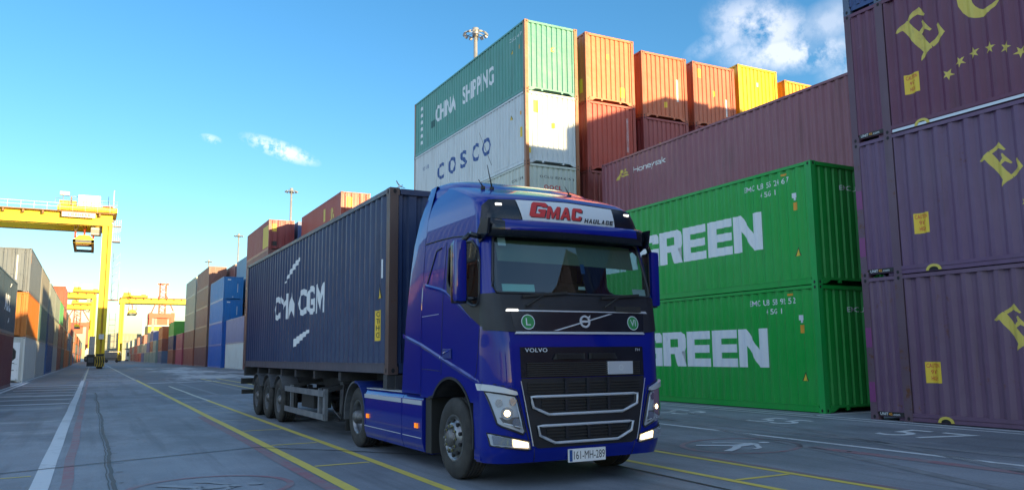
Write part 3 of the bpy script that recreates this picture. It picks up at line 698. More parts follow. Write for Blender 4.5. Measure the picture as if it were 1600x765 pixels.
# purple 45-foot stack on the right
PL = 13.716; prz = .0164
def purple_pos(dx, dy):   # far left corner at (14.16, 11.27)
    q = Matrix.Rotation(prz, 2) @ Vector((dx, dy)); return 14.16+q.x, 11.274+q.y
def ecs(c, u0, v0, s):
    """arched serif letters E C S over an arc of stars; centre u0,v0, scale s"""
    rb = 1.64
    def arc(polys, ang):
        ca, sa = math.cos(ang), math.sin(ang); r = []
        for p in polys: r.append([(u0+s*(x*ca+(y+rb)*sa), v0+s*(-x*sa+(y+rb)*ca)) for x, y in p])
        return r
    E = [[(-.34, 0), (-.28, .07), (-.20, .10), (-.20, .80), (-.30, .83), (-.34, .9), (-.02, .9), (0, .86), (0, .05), (-.02, 0)],
         [(0, 0), (.24, 0), (.34, .02), (.36, .30), (.31, .30), (.24, .12), (0, .09)], [(0, .42), (.12, .42), (.16, .30), (.20, .30), (.20, .62), (.16, .62), (.12, .52), (0, .50)],
         [(0, .82), (.2, .80), (.27, .64), (.31, .64), (.31, .9), (0, .9)]]
    def thick(pts, ws):
        q = []
        N_ = []
        for i, (x, y) in enumerate(pts):
            a = pts[max(0, i-1)]; b = pts[min(len(pts)-1, i+1)]; d = Vector((b[0]-a[0], b[1]-a[1])).normalized(); N_.append((-d.y, d.x))
        for i in range(len(pts)-1):
            (x0, y0), (x1, y1) = pts[i], pts[i+1]; n0, n1, w0, w1 = N_[i], N_[i+1], ws[i]/2, ws[i+1]/2
            q.append([(x0+n0[0]*w0, y0+n0[1]*w0), (x1+n1[0]*w1, y1+n1[1]*w1), (x1-n1[0]*w1, y1-n1[1]*w1), (x0-n0[0]*w0, y0-n0[1]*w0)])
        return q
    Cp = [(.34*math.cos(t), .45+.43*math.sin(t)) for t in [R(38+i*(284/16)) for i in range(17)]]
    Cw = [.05+.22*math.sin(math.pi*min(1, max(0, i/16)))**1.5 for i in range(17)]
    Sp = [(.24, .74), (.12, .84), (-.04, .86), (-.18, .76), (-.18, .62), (-.04, .50), (.12, .40), (.24, .28), (.22, .12), (.06, .03), (-.12, .05), (-.26, .16)]
    Sw = [.03, .05, .08, .13, .18, .2, .2, .18, .13, .08, .05, .03]
    write_side(c, arc(E, R(-34)), MT['text_y'], 'painted_name', u45=True)
    write_side(c, arc(thick(Cp, Cw), R(3)), MT['text_y'], 'painted_name', u45=True)
    write_side(c, arc(thick(Sp, Sw), R(36)), MT['text_y'], 'painted_name', u45=True)
    st = []
    for a in (-43, -25, -8, 9, 26, 43):
        cx, cy = u0+s*.97*math.sin(R(a)), v0+s*.97*math.cos(R(a)); P = []
        for i in range(10): rr = s*(.115 if i % 2 == 0 else .045); t = R(90-a+i*36); P.append((cx+rr*math.cos(t), cy+rr*math.sin(t)))
        for i in range(0, 10, 2): st.append([P[i], P[i+1], (cx, cy), P[i-1]])
    write_side(c, st, MT['text_y'], 'star_emblem', u45=True)
pc = [(.135, .075, .130), (.128, .066, .140), (.125, .032, .078), (.02, .06, .20)]
pl = ['faded violet long container on the ground at the right edge', 'faded violet long container in the second tier at the right edge', 'deep plum container with big gold letters and stars at the right edge', 'dark blue container topping the tall stack at the right edge']
for k in range(4):
    x, y = purple_pos(CW/2, -PL/2)
    c = container(x, y, B0+k*2.870, pc[k], pl[k], 'containers stacked at the right edge', Ln=PL, H=2.870, rust=(.85, .78, .6, .3)[k], rz=prz, u45=True, posts=((.115, .07, .095), (.115, .065, .10), (.105, .05, .08), (.08, .11, .18))[k])
    if k < 3:
        us, vs = (1.27, 1.27, 1.30)[k], (.96, .97, .92)[k]
        write_side(c, rect(us, us+.32, vs-.20, vs+.20), MT['st_y'], 'caution_sticker', u45=True)
        f, cuts = side_map(PL, -1, True, .005)
        for j, s_ in enumerate(('CAUTION', "9'6\"", 'HIGH')):
            lay('caution_text', place2d(text2d(s_, .008), us+(.03 if j == 0 else .09), us+(.29 if j == 0 else .23), vs+.09-j*.12, vs+.17-j*.12), f, MT['text_r'], c, cuts)
        if k == 2: ecs(c, 11.27-8.40, 6.0-B0-2*2.87+.02, 1.0)
        else: ecs(c, 11.27-7.38, .62-B0*0-(.1 if k else .13)+.0, .74)
        # plate with the lessor's name between the fittings
        mb = MB(); mb.box(-CW/2+.012, -CW/2+.03, PL/2-.75, PL/2-.18, .085, .17, MT['stripe_k']); mb.build('name_plate', c)
        f = lambda u, v: (-CW/2+.0105, PL/2-u, v)
        lay('plate_text', place2d(text2d('UNIT', .01), .22, .40, .10, .155), f, MT['text_w'], c); lay('plate_text', place2d(text2d('45', .01), .41, .49, .10, .155), f, MT['st_o'], c); lay('plate_text', place2d(text2d('.com', .0), .50, .66, .10, .135), f, MT['text_w'], c)
        mb = MB()   # lifting pocket
        for i in range(8):
            a0, a1 = math.pi*i/8, math.pi*(i+1)/8; yc = PL/2-1.62
            P = [(yc+.16*math.cos(a0), .03+.12*math.sin(a0)), (yc+.16*math.cos(a1), .03+.12*math.sin(a1)), (yc+.10*math.cos(a1), .03+.07*math.sin(a1)), (yc+.10*math.cos(a0), .03+.07*math.sin(a0))]
            mb.prism(P, 'x', -CW/2+.0, -CW/2-.012, MT['text_y'])
        mb.face([(-CW/2-.0045, yc+.10*math.cos(math.pi*i/8), .03+.07*math.sin(math.pi*i/8)) for i in range(9)], MT['dark'])
        mb.build('lifting_pocket', c)
        if k < 2:
            mb = MB(); mb.box(-CW/2-.002, -CW/2+.004, PL/2-.15, PL/2-.01, .35+.1*k, .75+.1*k, MT['st_mag'] if 'st_mag' in MT else MT.setdefault('st_mag', worn_paint('sticker_magenta', (.20, .045, .16), .3, 5, (.1, .06, .1), .5))); mb.build('sticker', c)
            mb = MB(); mb.box(-CW/2-.002, -CW/2+.004, PL/2-.15, PL/2-.01, 1.45, 1.85, MT['st_mag']); mb.build('sticker', c)
    if k == 2:
        mb = MB(); mb.box(-CW/2-.005, -CW/2+.02, -PL/2+1, PL/2-.97, .026, .078, MT['silver']); mb.build('light_strip', c)
        for dy in (1.3, 2.05, 3.1): pass
# tall lit row further back
row = [
 (14.38, [HC]*5, [(.40, .42, .42), (.30, .10, .06), (.54, .58, .52), (.58, .62, .64), (.075, .29, .24)], ['grey', 'brown', 'off white red worded', 'pale grey blue lettered', 'teal white lettered']),
 (17.21, [HC]*5, [(.2, .06, .05), (.25, .07, .05), (.27, .06, .05), (.42, .065, .040), (.56, .16, .06)], None),
 (20.04, [HC, HC, ST, HC, HC], [(.2, .06, .05), (.1, .1, .3), (.25, .07, .05), (.30, .06, .06), (.50, .13, .055)], None),
 (22.84, [HC, HC, ST, HC, HC], [(.2, .06, .05), (.1, .1, .3), (.25, .07, .05), (.26, .05, .05), (.44, .12, .06)], None),
 (25.52, [HC]*5, [(.2, .06, .05), (.1, .1, .3), (.25, .07, .05), (.22, .05, .05), (.80, .46, .006)], None),
 (28.45, [HC, HC, HC, ST, HC], [(.2, .06, .05), (.1, .1, .3), (.25, .07, .05), (.22, .05, .05), (.74, .30, .008)], None)]
ordn = ['nearest the corner', 'second from the corner', 'third from the corner', 'fourth from the corner', 'fifth from the corner', 'sixth from the corner']
tier = ['bottom', 'second', 'third', 'fourth', 'top']
cn = lambda c: ('yellow' if c[1] > .3 and c[2] < .05 else 'orange' if c[1] > .2 and c[2] < .05 else 'teal' if c[2] > .2 and c[0] < .1 else 'grey' if c[0] > .38 and c[1] > .38 else 'blue' if c[2] > c[0] else 'orange red' if c[0] > .39 else 'brown red' if c[0] > .25 else 'maroon')
for j, (x, hs, cs, nm) in enumerate(row):
    for k, (z, h) in enumerate(zip(stack_z(hs), hs)):
        if j >= 2 and k < 2: continue
        lab = ('%s container, %s tier of the corner stack above the cab' % (nm[k], tier[k])) if nm else '%s container, %s tier, stack %s of the tall row' % (cn(cs[k]), tier[k], ordn[j])
        c = container(x+CW/2, 26.17+6.096, z, cs[k], lab, 'containers of the tall sunlit row', H=h, rust=.42 if k != 4 or j else .34, posts=(.30, .115, .05) if j == 0 else (cs[k][0]*.8, cs[k][1]*.7, cs[k][2]*.7))
        u = lambda Y: (26.17+12.192)-Y
        if j == 0 and k == 4:
            write_side(c, place2d(text2d('CHINA', .03), u(35.45), u(33.0), 1.12, 1.95), MT['text_w'], 'painted_name'); write_side(c, place2d(text2d('SHIPPING', .025, 0, 1.05), u(32.2), u(29.0), 1.12, 1.95), MT['text_w'], 'painted_name')
            write_side(c, rect(u(36.1), u(35.6), 1.0, 1.35), worn_paint('dark_mark', (.03, .12, .12), .3), 'painted_mark')
            for q in range(6): write_side(c, rect(u(37.55), u(37.25), 2.3-q*.36, 2.48-q*.36), MT['text_w'], 'serial_number')
            write_end(c, place2d(text2d('C', .02), 1.22, 1.36, 1.75, 1.95), MT['st_y'], 'sticker'); tri_sticker(c, u(27.3), 1.85, .15); write_side(c, rect(u(26.75), u(26.62), 1.85, 2.02), MT['st_o'], 'sticker')
            write_side(c, place2d(text2d('CCLU 417', .0), u(27.5), u(26.5), 2.35, 2.5), MT['text_w'], 'serial_number')
        if j == 0 and k == 3:
            for ch, y0, y1 in (('C', 35.2, 34.35), ('O', 33.85, 32.95), ('S', 32.5, 31.75), ('C', 31.2, 30.45), ('O', 30.15, 29.3)):
                write_side(c, place2d(text2d(ch, .03), u(y0), u(y1), 1.05, 1.85), MT['text_b'], 'painted_name')
            tri_sticker(c, u(27.4), 2.0, .16); write_side(c, rect(u(26.72), u(26.52), 1.1, 1.5), MT['st_y'], 'sticker'); write_side(c, rect(u(26.70), u(26.55), 2.0, 2.15), MT['st_o'], 'sticker')
            write_end(c, rect(.36, .58, 2.05, 2.55), MT['st_y'], 'sticker'); write_end(c, rect(1.17, 1.36, 1.5, 1.72), MT['st_y'], 'sticker'); write_end(c, rect(.14, .26, .4, .62), MT['st_y'], 'sticker')
            write_side(c, place2d(text2d('HIGH CUBE', .0), u(37.2), u(36.3), 1.95, 2.15), MT['text_b'], 'small_text')
        if j == 0 and k == 2:
            write_end(c, place2d(text2d('OOCL', .02), .80, 1.62, 1.92, 2.10), MT['text_r'], 'painted_name')
            write_end(c, place2d(text2d('OOLU 824 615 3', .0), .62, 2.2, 2.36, 2.46), MT['text_k'], 'serial_number'); write_side(c, place2d(text2d('OOLU 824', .0), u(27.4), u(26.5), 2.3, 2.42), MT['text_k'], 'serial_number')
        if j == 1 and k == 4: write_end(c, rect(1.05, 1.2, 1.9, 2.1), MT['st_y'], 'sticker'); write_end(c, rect(1.72, 1.95, .35, .78), MT['st_y'], 'sticker'); write_side(c, rect(u(26.75), u(26.5), .4, 1.0), MT['st_y'], 'sticker')
        if j == 1 and k == 3: write_end(c, place2d(text2d('1 0 2 8 8 4 0', .0), 1.97, 2.07, .9, 2.4), MT['text_w'], 'serial_number')
        if j == 2 and k == 4: write_end(c, rect(1.9, 1.98, .9, 1.9), MT['text_w'], 'serial_number'); write_end(c, rect(1.2, 1.34, .55, .8), MT['st_y'], 'sticker')
        if j == 2 and k == 3: write_end(c, rect(.85, 1.0, 1.6, 1.85), MT['st_y'], 'sticker')
        if j == 3 and k == 4: write_end(c, rect(.32, .52, 2.2, 2.6), MT['st_y'], 'sticker'); write_end(c, rect(1.15, 1.27, 1.45, 1.7), MT['st_y'], 'sticker'); write_end(c, rect(1.9, 1.97, .6, 1.4), MT['text_w'], 'serial_number')
        if j == 4 and k == 4: write_end(c, rect(1.15, 1.27, 2.0, 2.2), MT['text_w'], 'sticker')
# two more stacks showing above the trailer
mar = (.15, .05, .06); mar2 = (.34, .05, .035)
for k in (3, 4):
    c = container(17.0+CW/2, 61.9+6.86, B0+k*HC, mar2 if k == 4 else (.22, .09, .08), ('lower' if k == 3 else 'upper')+' red brown container seen above the trailer load', 'red brown containers above the trailer', Ln=PL, kind='door', rust=.3)
    if k == 4:
        write_end(c, rect(.5, .95, 1.7, 2.5), MT['st_y'], 'sticker', 'door'); write_side(c, rect(8.2, 8.8, 1.2, 2.3), MT['text_y'], 'emblem'); write_side(c, place2d(text2d('UN', .02), 10.3, 11.6, .9, 2.0), MT['text_y'], 'painted_name')
for k in (3, 4):
    c = container(14.38+CW/2, 77.7+6.2, B0+k*HC, (.26, .045, .05) if k == 4 else (.20, .08, .08), ('upper' if k == 4 else 'lower')+' maroon container left of the red brown pair above the trailer', 'maroon containers above the trailer end', kind='door', rust=.35)
    if k == 4: write_end(c, rect(.3, .75, 1.75, 2.5), MT['st_y'], 'sticker', 'door'); write_side(c, rect(9.2, 12.0, .3, 2.4), MT['text_y'], 'painted_panel'); write_end(c, rect(.3, .8, .35, .8), MT['text_k'], 'sticker', 'door')
for k in range(3): container(14.38+CW/2, 77.7+6.2, B0+k*HC, (.2, .1, .1), 'maroon container under the pair left of the red brown ones, tier %s' % tier[k], 'maroon containers above the trailer end', full=False)
for k in range(3): container(17.0+CW/2, 61.9+6.86, B0+k*HC, (.2, .1, .1), 'red brown container under the pair above the trailer, tier %s' % tier[k], 'red brown containers above the trailer', Ln=PL, full=False)
BL = (.008, .12, .50)
def col(x, y0, Ln, cols, labs, grp, full=True, kind='front', rust=.25, hs=None, face=1):
    z = gz(x+1) if x > 0 else 0; r = []
    for k, c_ in enumerate(cols):
        h = hs[k] if hs else HC
        if c_ is not None: r.append(container(x+face*CW/2, y0+Ln/2, z, c_, labs[k] if isinstance(labs, (list, tuple)) else labs % tier[k], grp, Ln=Ln, H=h, kind=kind, rust=rust, full=full))
        z += h
    return r
fx = 14.38
MASS = []
for x, y, n, Ln in ((14.38, 41.2, 3, PL), (14.38, 57.0, 3, PL), (17.2, 41.0, 3, 12.192), (20.0, 41.0, 5, 12.192), (22.8, 41.0, 5, PL), (25.6, 41.0, 5, PL), (20.0, 62.0, 5, PL), (22.8, 62.0, 5, PL), (25.6, 62, 5, PL), (17.2, 78.0, 5, 12.192), (20.0, 78.0, 5, 12.192), (22.8, 78.0, 5, 12.192), (25.6, 78, 5, 12.192), (20.2, 91.5, 5, 12.192), (23, 91.5, 5, 12.192), (25.8, 91.5, 5, 12.192), (20.2, 106, 5, PL), (23, 106, 5, PL), (20.2, 122, 5, PL), (23, 122, 5, PL), (17.4, 139.5, 4, PL), (20.2, 139.5, 4, PL), (17.4, 157, 3, PL), (20.2, 157, 4, PL), (23, 157, 4, PL), (20.2, 173, 4, PL), (17.4, 206, 3, PL), (20.2, 190, 4, PL), (23, 206, 4, PL)):
    for k in range(n):
        q = random.choice([(.2, .06, .05), (.1, .14, .3), (.25, .09, .06), (.3, .3, .27), (.14, .2, .2)])
        MASS.append((x+CW/2, y+Ln/2, B0+k*HC, Ln, q))
col(fx, 90.3, 13.0, [(.60, .66, .66), (.22, .24, .40)], ['pale grey smooth container on the ground just behind the trailer tail', 'lilac blue container on the pale grey one behind the trailer tail'], 'two-high stack behind the trailer tail', True)
r_ = col(fx, 107.0, 12.8, [BL, (.01, .13, .50), (.02, .19, .52), (.03, .21, .50)], 'blue container, %s tier of the blue four-high stack by the trailer tail', 'blue four-high stack', kind='front')
for q in (2, 3): write_end(r_[q], rect(.5, .9, 2.45, 2.6), MT['text_w'], 'small_text'); write_end(r_[q], rect(1.72, 1.78, .9, 2.0), MT['text_w'], 'small_text'); write_end(r_[q], rect(1.1, 1.25, .25, .38), MT['text_w'], 'small_text')
col(fx+2.9, 104, 12.2, [None, None, None, (.04, .18, .38), (.10, .27, .42)], 'steel blue container, %s tier, right of the blue four-high stack', 'steel blue containers beside the blue stack')
col(fx+2.9, 118, 12.2, [None, None, None, (.22, .12, .14), (.25, .12, .12)], 'dusky container, %s tier, behind the steel blue pair', 'dusky containers behind the steel blue pair', full=False)
col(fx, 122.6, 14.6, [(.16, .08, .09), (.30, .18, .12), (.28, .15, .12), (.26, .16, .12), (.24, .11, .09)], 'brown container, %s tier of the stack beside the blue one', 'brown five-high stack')
col(fx, 139.3, 15.2, [(.32, .10, .08), (.28, .13, .09), (.42, .40, .30), (.42, .42, .34), (.42, .43, .38)], 'container in the %s tier of the cream and rust five-high stack', 'cream and rust five-high stack', full=False)
col(fx, 157.5, 12.2, [(.42, .07, .12), (.40, .08, .11)], 'pink red container, %s tier of the two-high stack', 'pink red two-high stack', full=False)
col(fx, 176, 12.2, [(.26, .08, .05), (.02, .035, .10), (.12, .42, .05)], 'container in the %s tier of the stack topped by the lime green one', 'lime topped stack', full=False)
col(fx+4.5, 172, 12.2, [None, None, None, (.04, .12, .22)], '%s navy container peeping over the lime green one', 'navy container above the lime one', full=False)
col(fx, 206, 12.2, [(.10, .14, .22), (.28, .07, .04), (.60, .14, .03)], 'container in the %s tier of the stack topped by the orange one', 'orange topped stack', full=False)
random.seed(11)
pal = [(.42, .10, .08), (.40, .38, .30), (.10, .14, .30), (.30, .09, .07), (.42, .45, .36), (.34, .18, .12), (.5, .12, .10), (.22, .30, .26)]
y = 226; i_ = 0
words = ['rust red', 'sand', 'navy', 'brown', 'pale olive', 'tan', 'brick red', 'sage green']
while y < 430:
    n = 3 if i_ % 3 else 2
    for k in range(n):
        q = random.randrange(8)
        container(fx+CW/2, y+6.1, B0+k*HC, pal[q], '%s container, far right row past the orange one, %s tier' % (words[q], tier[k]), 'containers of the far right row', full=False)
    y += 15.2 if i_ % 2 else 13; i_ += 1

# ------------------------------------------------------------------ containers on the left
lx = -3.9
r_ = col(lx, 38.1, PL, [(.15, .035, .040), (.045, .075, .11)], ['dark maroon container on the ground at the left edge', 'dark slate blue container with a white word at the left edge'], 'near left stack', kind='door', face=-1, hs=[2.75, HC])
Lc = r_[1]
write_side(Lc, place2d(block2d('ACL', .15), 7.6, 10.6, 1.15, 1.95), MT['text_w'], 'painted_name', sx=1)
write_side(Lc, [[(9.7, 2.35), (10.4, 2.5), (10.6, 2.65), (10.1, 2.58)], [(9.8, .55), (10.4, .68), (10.2, .85), (9.9, .75)]], MT['text_w'], 'emblem', sx=1)
col(lx, 23.5, PL, [(.15, .04, .04), (.30, .10, .05), (.10, .14, .2)], '%s container of the left stack next before the slate blue one', 'near left stack, out of frame', face=-1, full=False)
r_ = col(lx, 60.4, 12.192, [(.58, .58, .54), (.50, .15, .015), (.12, .145, .18)], ['white refrigerated container on the ground, left row', 'orange container on the white refrigerated one', 'grey container on top of the orange one'], 'left stack with the orange container', kind='door', face=-1)
rf = r_[0]; mb = MB()   # reefer machinery face
yq = -12.192/2-.012; mb.box(-.95, .95, yq, yq+.05, .18, 2.55, MT['white'])
mb.prism([(-.7, 1.35), (.55, 1.35), (.75, 1.55), (.75, 2.0), (.55, 2.25), (-.7, 2.25)], 'y', yq-.004, yq+.03, MT['stripe_k']); mb.box(-.75, .7, yq-.006, yq+.03, .75, 1.25, MT['hub']); mb.box(.1, .7, yq-.012, yq, .8, 1.2, MT['white'])
mb.build('cooling_unit', rf)
write_side(rf, rect(.28, .36, .2, 2.6), MT['text_r'], 'red_stripe', sx=1)
write_end(r_[1], rect(.5, .62, .5, 2.5), MT['text_w'], 'serial_number', 'door'); write_end(r_[2], rect(1.62, 1.70, .8, 2.4), MT['text_w'], 'serial_number', 'door'); write_side(r_[2], rect(.1, .45, 1.9, 2.6), MT['st_o'], 'sticker', sx=1)
tri_sticker(r_[1], .5, .3, .3, sx=1)
col(lx, 73.2, 12.192, [(.36, .37, .36), (.08, .15, .13), (.24, .23, .20)], ['white container on the ground beyond the refrigerated one', 'sage green container beyond the orange one', 'cream grey container catching the sun beyond the grey one'], 'left stack with the sage container', face=-1)
def lcol(y, cols, nm): col(lx, y, 12.192, cols, nm, 'containers of the far left row', full=False, face=-1)
lcol(88.5, [(.015, .07, .20), (.03, .06, .12), (.17, .20, .20)], 'blue or grey container, %s tier, left row third stack')
lcol(101.5, [(.30, .30, .29), (.22, .23, .18), (.14, .18, .18)], 'pale container in the %s tier, fourth stack of the left row')
lcol(115.0, [(.20, .06, .05), (.22, .07, .06), (.04, .30, .10)], 'container in the %s tier under or as the green one, left row')
lcol(128.5, [(.07, .10, .10), (.16, .06, .05), (.26, .07, .05), (.42, .06, .03)], 'red or slate container in the %s tier, stack past the green one')
y = 143; i_ = 0
while y < 420:
    n = (3, 3, 2, 3)[i_ % 4]
    for k in range(n):
        q = random.choice([(.45, .13, .03), (.30, .07, .04), (.07, .10, .10), (.05, .13, .22), (.18, .18, .16), (.28, .05, .04)])
        container(lx-CW/2-(.0 if i_ < 4 else .8), y+6.1, k*HC, q, '%s container, far end of the left row, %s tier' % (cn(q), tier[k]), 'containers of the far left row', full=False)
    y += 14.5; i_ += 1
# stacks on the sun side of the yard, right of and behind the camera; they throw the yard into shade
g = 'stacks beside and behind the viewpoint'
def block(x, y, n, Ln=PL):
    for k in range(n):
        q = random.choice(pal)
        MASS.append((x+CW/2, y+Ln/2, B0+k*HC, Ln, q))
for x in (17.0, 19.9, 22.8): block(x, -2.45, 4)
for x in (26.8, 29.7): block(x, -2.45, 5)
for y, n in ((-17.3, 4), (-32.5, 4), (-48, 5)):
    for x in (14.2, 17.0, 20.0, 24): block(x, y, n)
for x in (-46, -37, -13, -10): block(x, -66, 2)
for y in (-70, ): 
    for x in (14.2, 20): block(x, y, 5)

# the rest of the yard's containers, hidden behind the rows or standing round the viewpoint: one mass
def mass():
    bm = bmesh.new(); mats = []; src = {}
    for (x, y, z, Ln, q) in MASS:
        me = small_container_mesh(Ln, HC)
        key = tuple(q)
        if key not in mats: mats.append(key)
        n0 = len(bm.verts); f0 = len(bm.faces); bm.from_mesh(me); bm.verts.ensure_lookup_table(); bm.faces.ensure_lookup_table()
        for v in bm.verts[n0:]: v.co += Vector((x, y, z))
        for f in bm.faces[f0:]: f.material_index = mats.index(key)
    me = bpy.data.meshes.new('packed_container_stacks'); bm.to_mesh(me); bm.free()
    for k in mats: me.materials.append(worn_paint('stack_paint', k, .3, 2, (k[0]*.5+.05, k[1]*.5+.03, k[2]*.5+.02), .5))
    tag(link('packed_container_stacks', me), 'packed multicoloured container stacks filling the yard behind the front rows', kind='stuff')
mass()
# ------------------------------------------------------------------ tractor unit
TRZ = .0109; TX, TY = 5.2358, 8.1078
KZ = [.27, .40, .60, 1.20, 1.60, 1.80, 2.20, 2.92, 3.04, 3.20, 3.38, 3.46, 3.56, 3.68, 3.79, 3.86, 3.90]
KF = [.07, .01, .0,  .0,  .02,  .05,  .11,  .29,  .30,  .31,  .37,  .46,  .72,  1.08, 1.5,  1.85, 2.06]
KW = [1.21, 1.245, 1.25, 1.25, 1.25, 1.25, 1.245, 1.20, 1.19, 1.175, 1.15, 1.13, 1.10, 1.05, .99, .93, .86]
KB = [.05, .05, .05, .05, .05, .06, .08, .09, .09, .09, .10, .12, .14, .16, .15, .12, .10]
def lin(xs, ys, x):
    if x <= xs[0]: return ys[0]
    for a, b, c, d in zip(xs, xs[1:], ys, ys[1:]):
        if x <= b: return c+(d-c)*(x-a)/(b-a)
    return ys[-1]
def smo(ys, z, w=.05): return (lin(KZ, ys, z-w)+2*lin(KZ, ys, z)+lin(KZ, ys, z+w))/4
REAR = 2.16
KR = [.28, .30, .30, .30, .28, .22, .17, .16, .17, .20, .26, .28, .30, .30, .30, .30, .30]
def prm(z):
    f, hw, b = smo(KF, z), smo(KW, z), smo(KB, z); rx = smo(KR, z); ry = min(rx*1.12, max(.03, (REAR-f-b)*.8)); return f, hw, b, rx, ry
def Yf(x, z):
    f, hw, b, rx, ry = prm(z); ax = min(abs(x), hw-1e-4); y = f+b*(min(ax, hw-rx)/hw)**2
    if ax > hw-rx: s = (ax-(hw-rx))/rx; y += ry*(1-math.sqrt(max(0, 1-s*s)))+2*b*(hw-rx)/hw**2*(ax-(hw-rx))*(1-s)
    return y
def Xs(y, z):
    f, hw, b, rx, ry = prm(z); y0 = f+b*((hw-rx)/hw)**2
    if y >= y0+ry: return hw
    if y <= y0: return hw-rx
    s = 1-(y-y0)/ry; return hw-rx+rx*math.sqrt(max(0, 1-s*s))
def mfront(off=0.0):
    def f(x, z):
        e = .01; y = Yf(x, z); nx = (Yf(min(x+e, prm(z)[1]-1e-3), z)-Yf(max(x-e, -prm(z)[1]+1e-3), z))/(2*e); nz_ = (Yf(x, z+e)-Yf(x, z-e))/(2*e)
        n = Vector((nx, -1, nz_)).normalized(); return Vector((x, y, z))+n*off
    return f
def mside(sx, off=0.0):
    def f(y, z):
        e = .01; x = Xs(y, z); ny = (Xs(y+e, z)-Xs(y-e, z))/(2*e); nz_ = (Xs(y, z+e)-Xs(y, z-e))/(2*e)
        n = Vector((1, -ny, -nz_)).normalized(); return Vector((sx*(x+n.x*off), y+n.y*off, z+n.z*off))
    return f
def frange(a, b, s):
    r = []; x = a
    while x < b: r.append(x); x += s
    return r
def fcuts(): return sorted(frange(-.92, .93, .08)+[s*(.92+.33*math.sin(R(a))) for s in (-1, 1) for a in range(4, 90, 7)])
def patch(name, polys, side, off, m, parent, thick=0, res=.06):
    """panel following the cab skin: side = 'f', -1 or 1"""
    fm = mfront(off) if side == 'f' else mside(side, off)
    xs = [p[0] for q in polys for p in q]; zs = [p[1] for q in polys for p in q]
    uc = fcuts() if side == 'f' else frange(min(xs), max(xs), res); vc = frange(min(zs), max(zs), res)
    o = lay(name, polys, fm, m, parent, uc, vc, smooth=True)
    if o and thick:
        bm = bmesh.new(); bm.from_mesh(o.data)
        fi = (mfront(off-thick) if side == 'f' else mside(side, off-thick))
        back = {}
        ext = bmesh.ops.extrude_face_region(bm, geom=bm.faces[:]); nv = [g_ for g_ in ext['geom'] if isinstance(g_, bmesh.types.BMVert)]
        nvs = set(nv)
        for v in bm.verts:
            if v not in nvs:
                c = v.co.copy()
                u_, v_ = (c.x, c.z) if side == 'f' else (c.y, c.z)
                try: v.co = v.co+(Vector(fi(u_, v_))-Vector(fm(u_, v_)))
                except Exception: pass
        bmesh.ops.recalc_face_normals(bm, faces=bm.faces); bm.to_mesh(o.data); bm.free(); smooth_mesh(o.data, 40)
    return o
def outline(name, pts, side, off, r, m, parent, closed=True, n=6):
    """rounded bead along a polyline lying on the skin"""
    fm = mfront(off) if side == 'f' else mside(side, off); P = []
    q = pts+([pts[0]] if closed else [])
    for a, b in zip(q, q[1:]):
        k = max(1, int(math.hypot(b[0]-a[0], b[1]-a[1])/.06))
        for i in range(k): P.append(Vector(fm(a[0]+(b[0]-a[0])*i/k, a[1]+(b[1]-a[1])*i/k)))
    if not closed: P.append(Vector(fm(*q[-1])))
    mb = MB(); mb.sweep(P, r, m, n+2, closed)
    return mb.build(name, parent)
def facet(name, pts, side, h, out_):
    """raised crease: a face tilted up towards the sky with an undercut below"""
    q = []
    for a, b in zip(pts, pts[1:]):
        k = max(1, int(math.hypot(b[0]-a[0], b[1]-a[1])/.06))
        q += [(a[0]+(b[0]-a[0])*i/k, a[1]+(b[1]-a[1])*i/k) for i in range(k)]
    q.append(pts[-1]); mb = MB(); n_ = len(q); R_ = []
    for i, (y, z) in enumerate(q):
        w_ = min(1, i/4, (n_-1-i)/4); o_ = out_*max(.02, w_)
        R_.append([mb.bm.verts.new(mside(side, .001)(y, z+h/2)), mb.bm.verts.new(mside(side, o_)(y, z-h/2)), mb.bm.verts.new(mside(side, .001)(y, z-h*.5-.035))])
    for A, B in zip(R_, R_[1:]):
        for j in range(2): mb.bm.faces.new((A[j], A[j+1], B[j+1], B[j]))
    return mb.build(name, cab, MT['blue'])
def inpoly(x, y, P):
    c = False
    for (x0, y0), (x1, y1) in zip(P, P[1:]+P[:1]):
        if (y0 > y) != (y1 > y) and x < (x1-x0)*(y-y0)/(y1-y0)+x0: c = not c
    return c
def mir(P): return [(-x, z) for x, z in P][::-1]

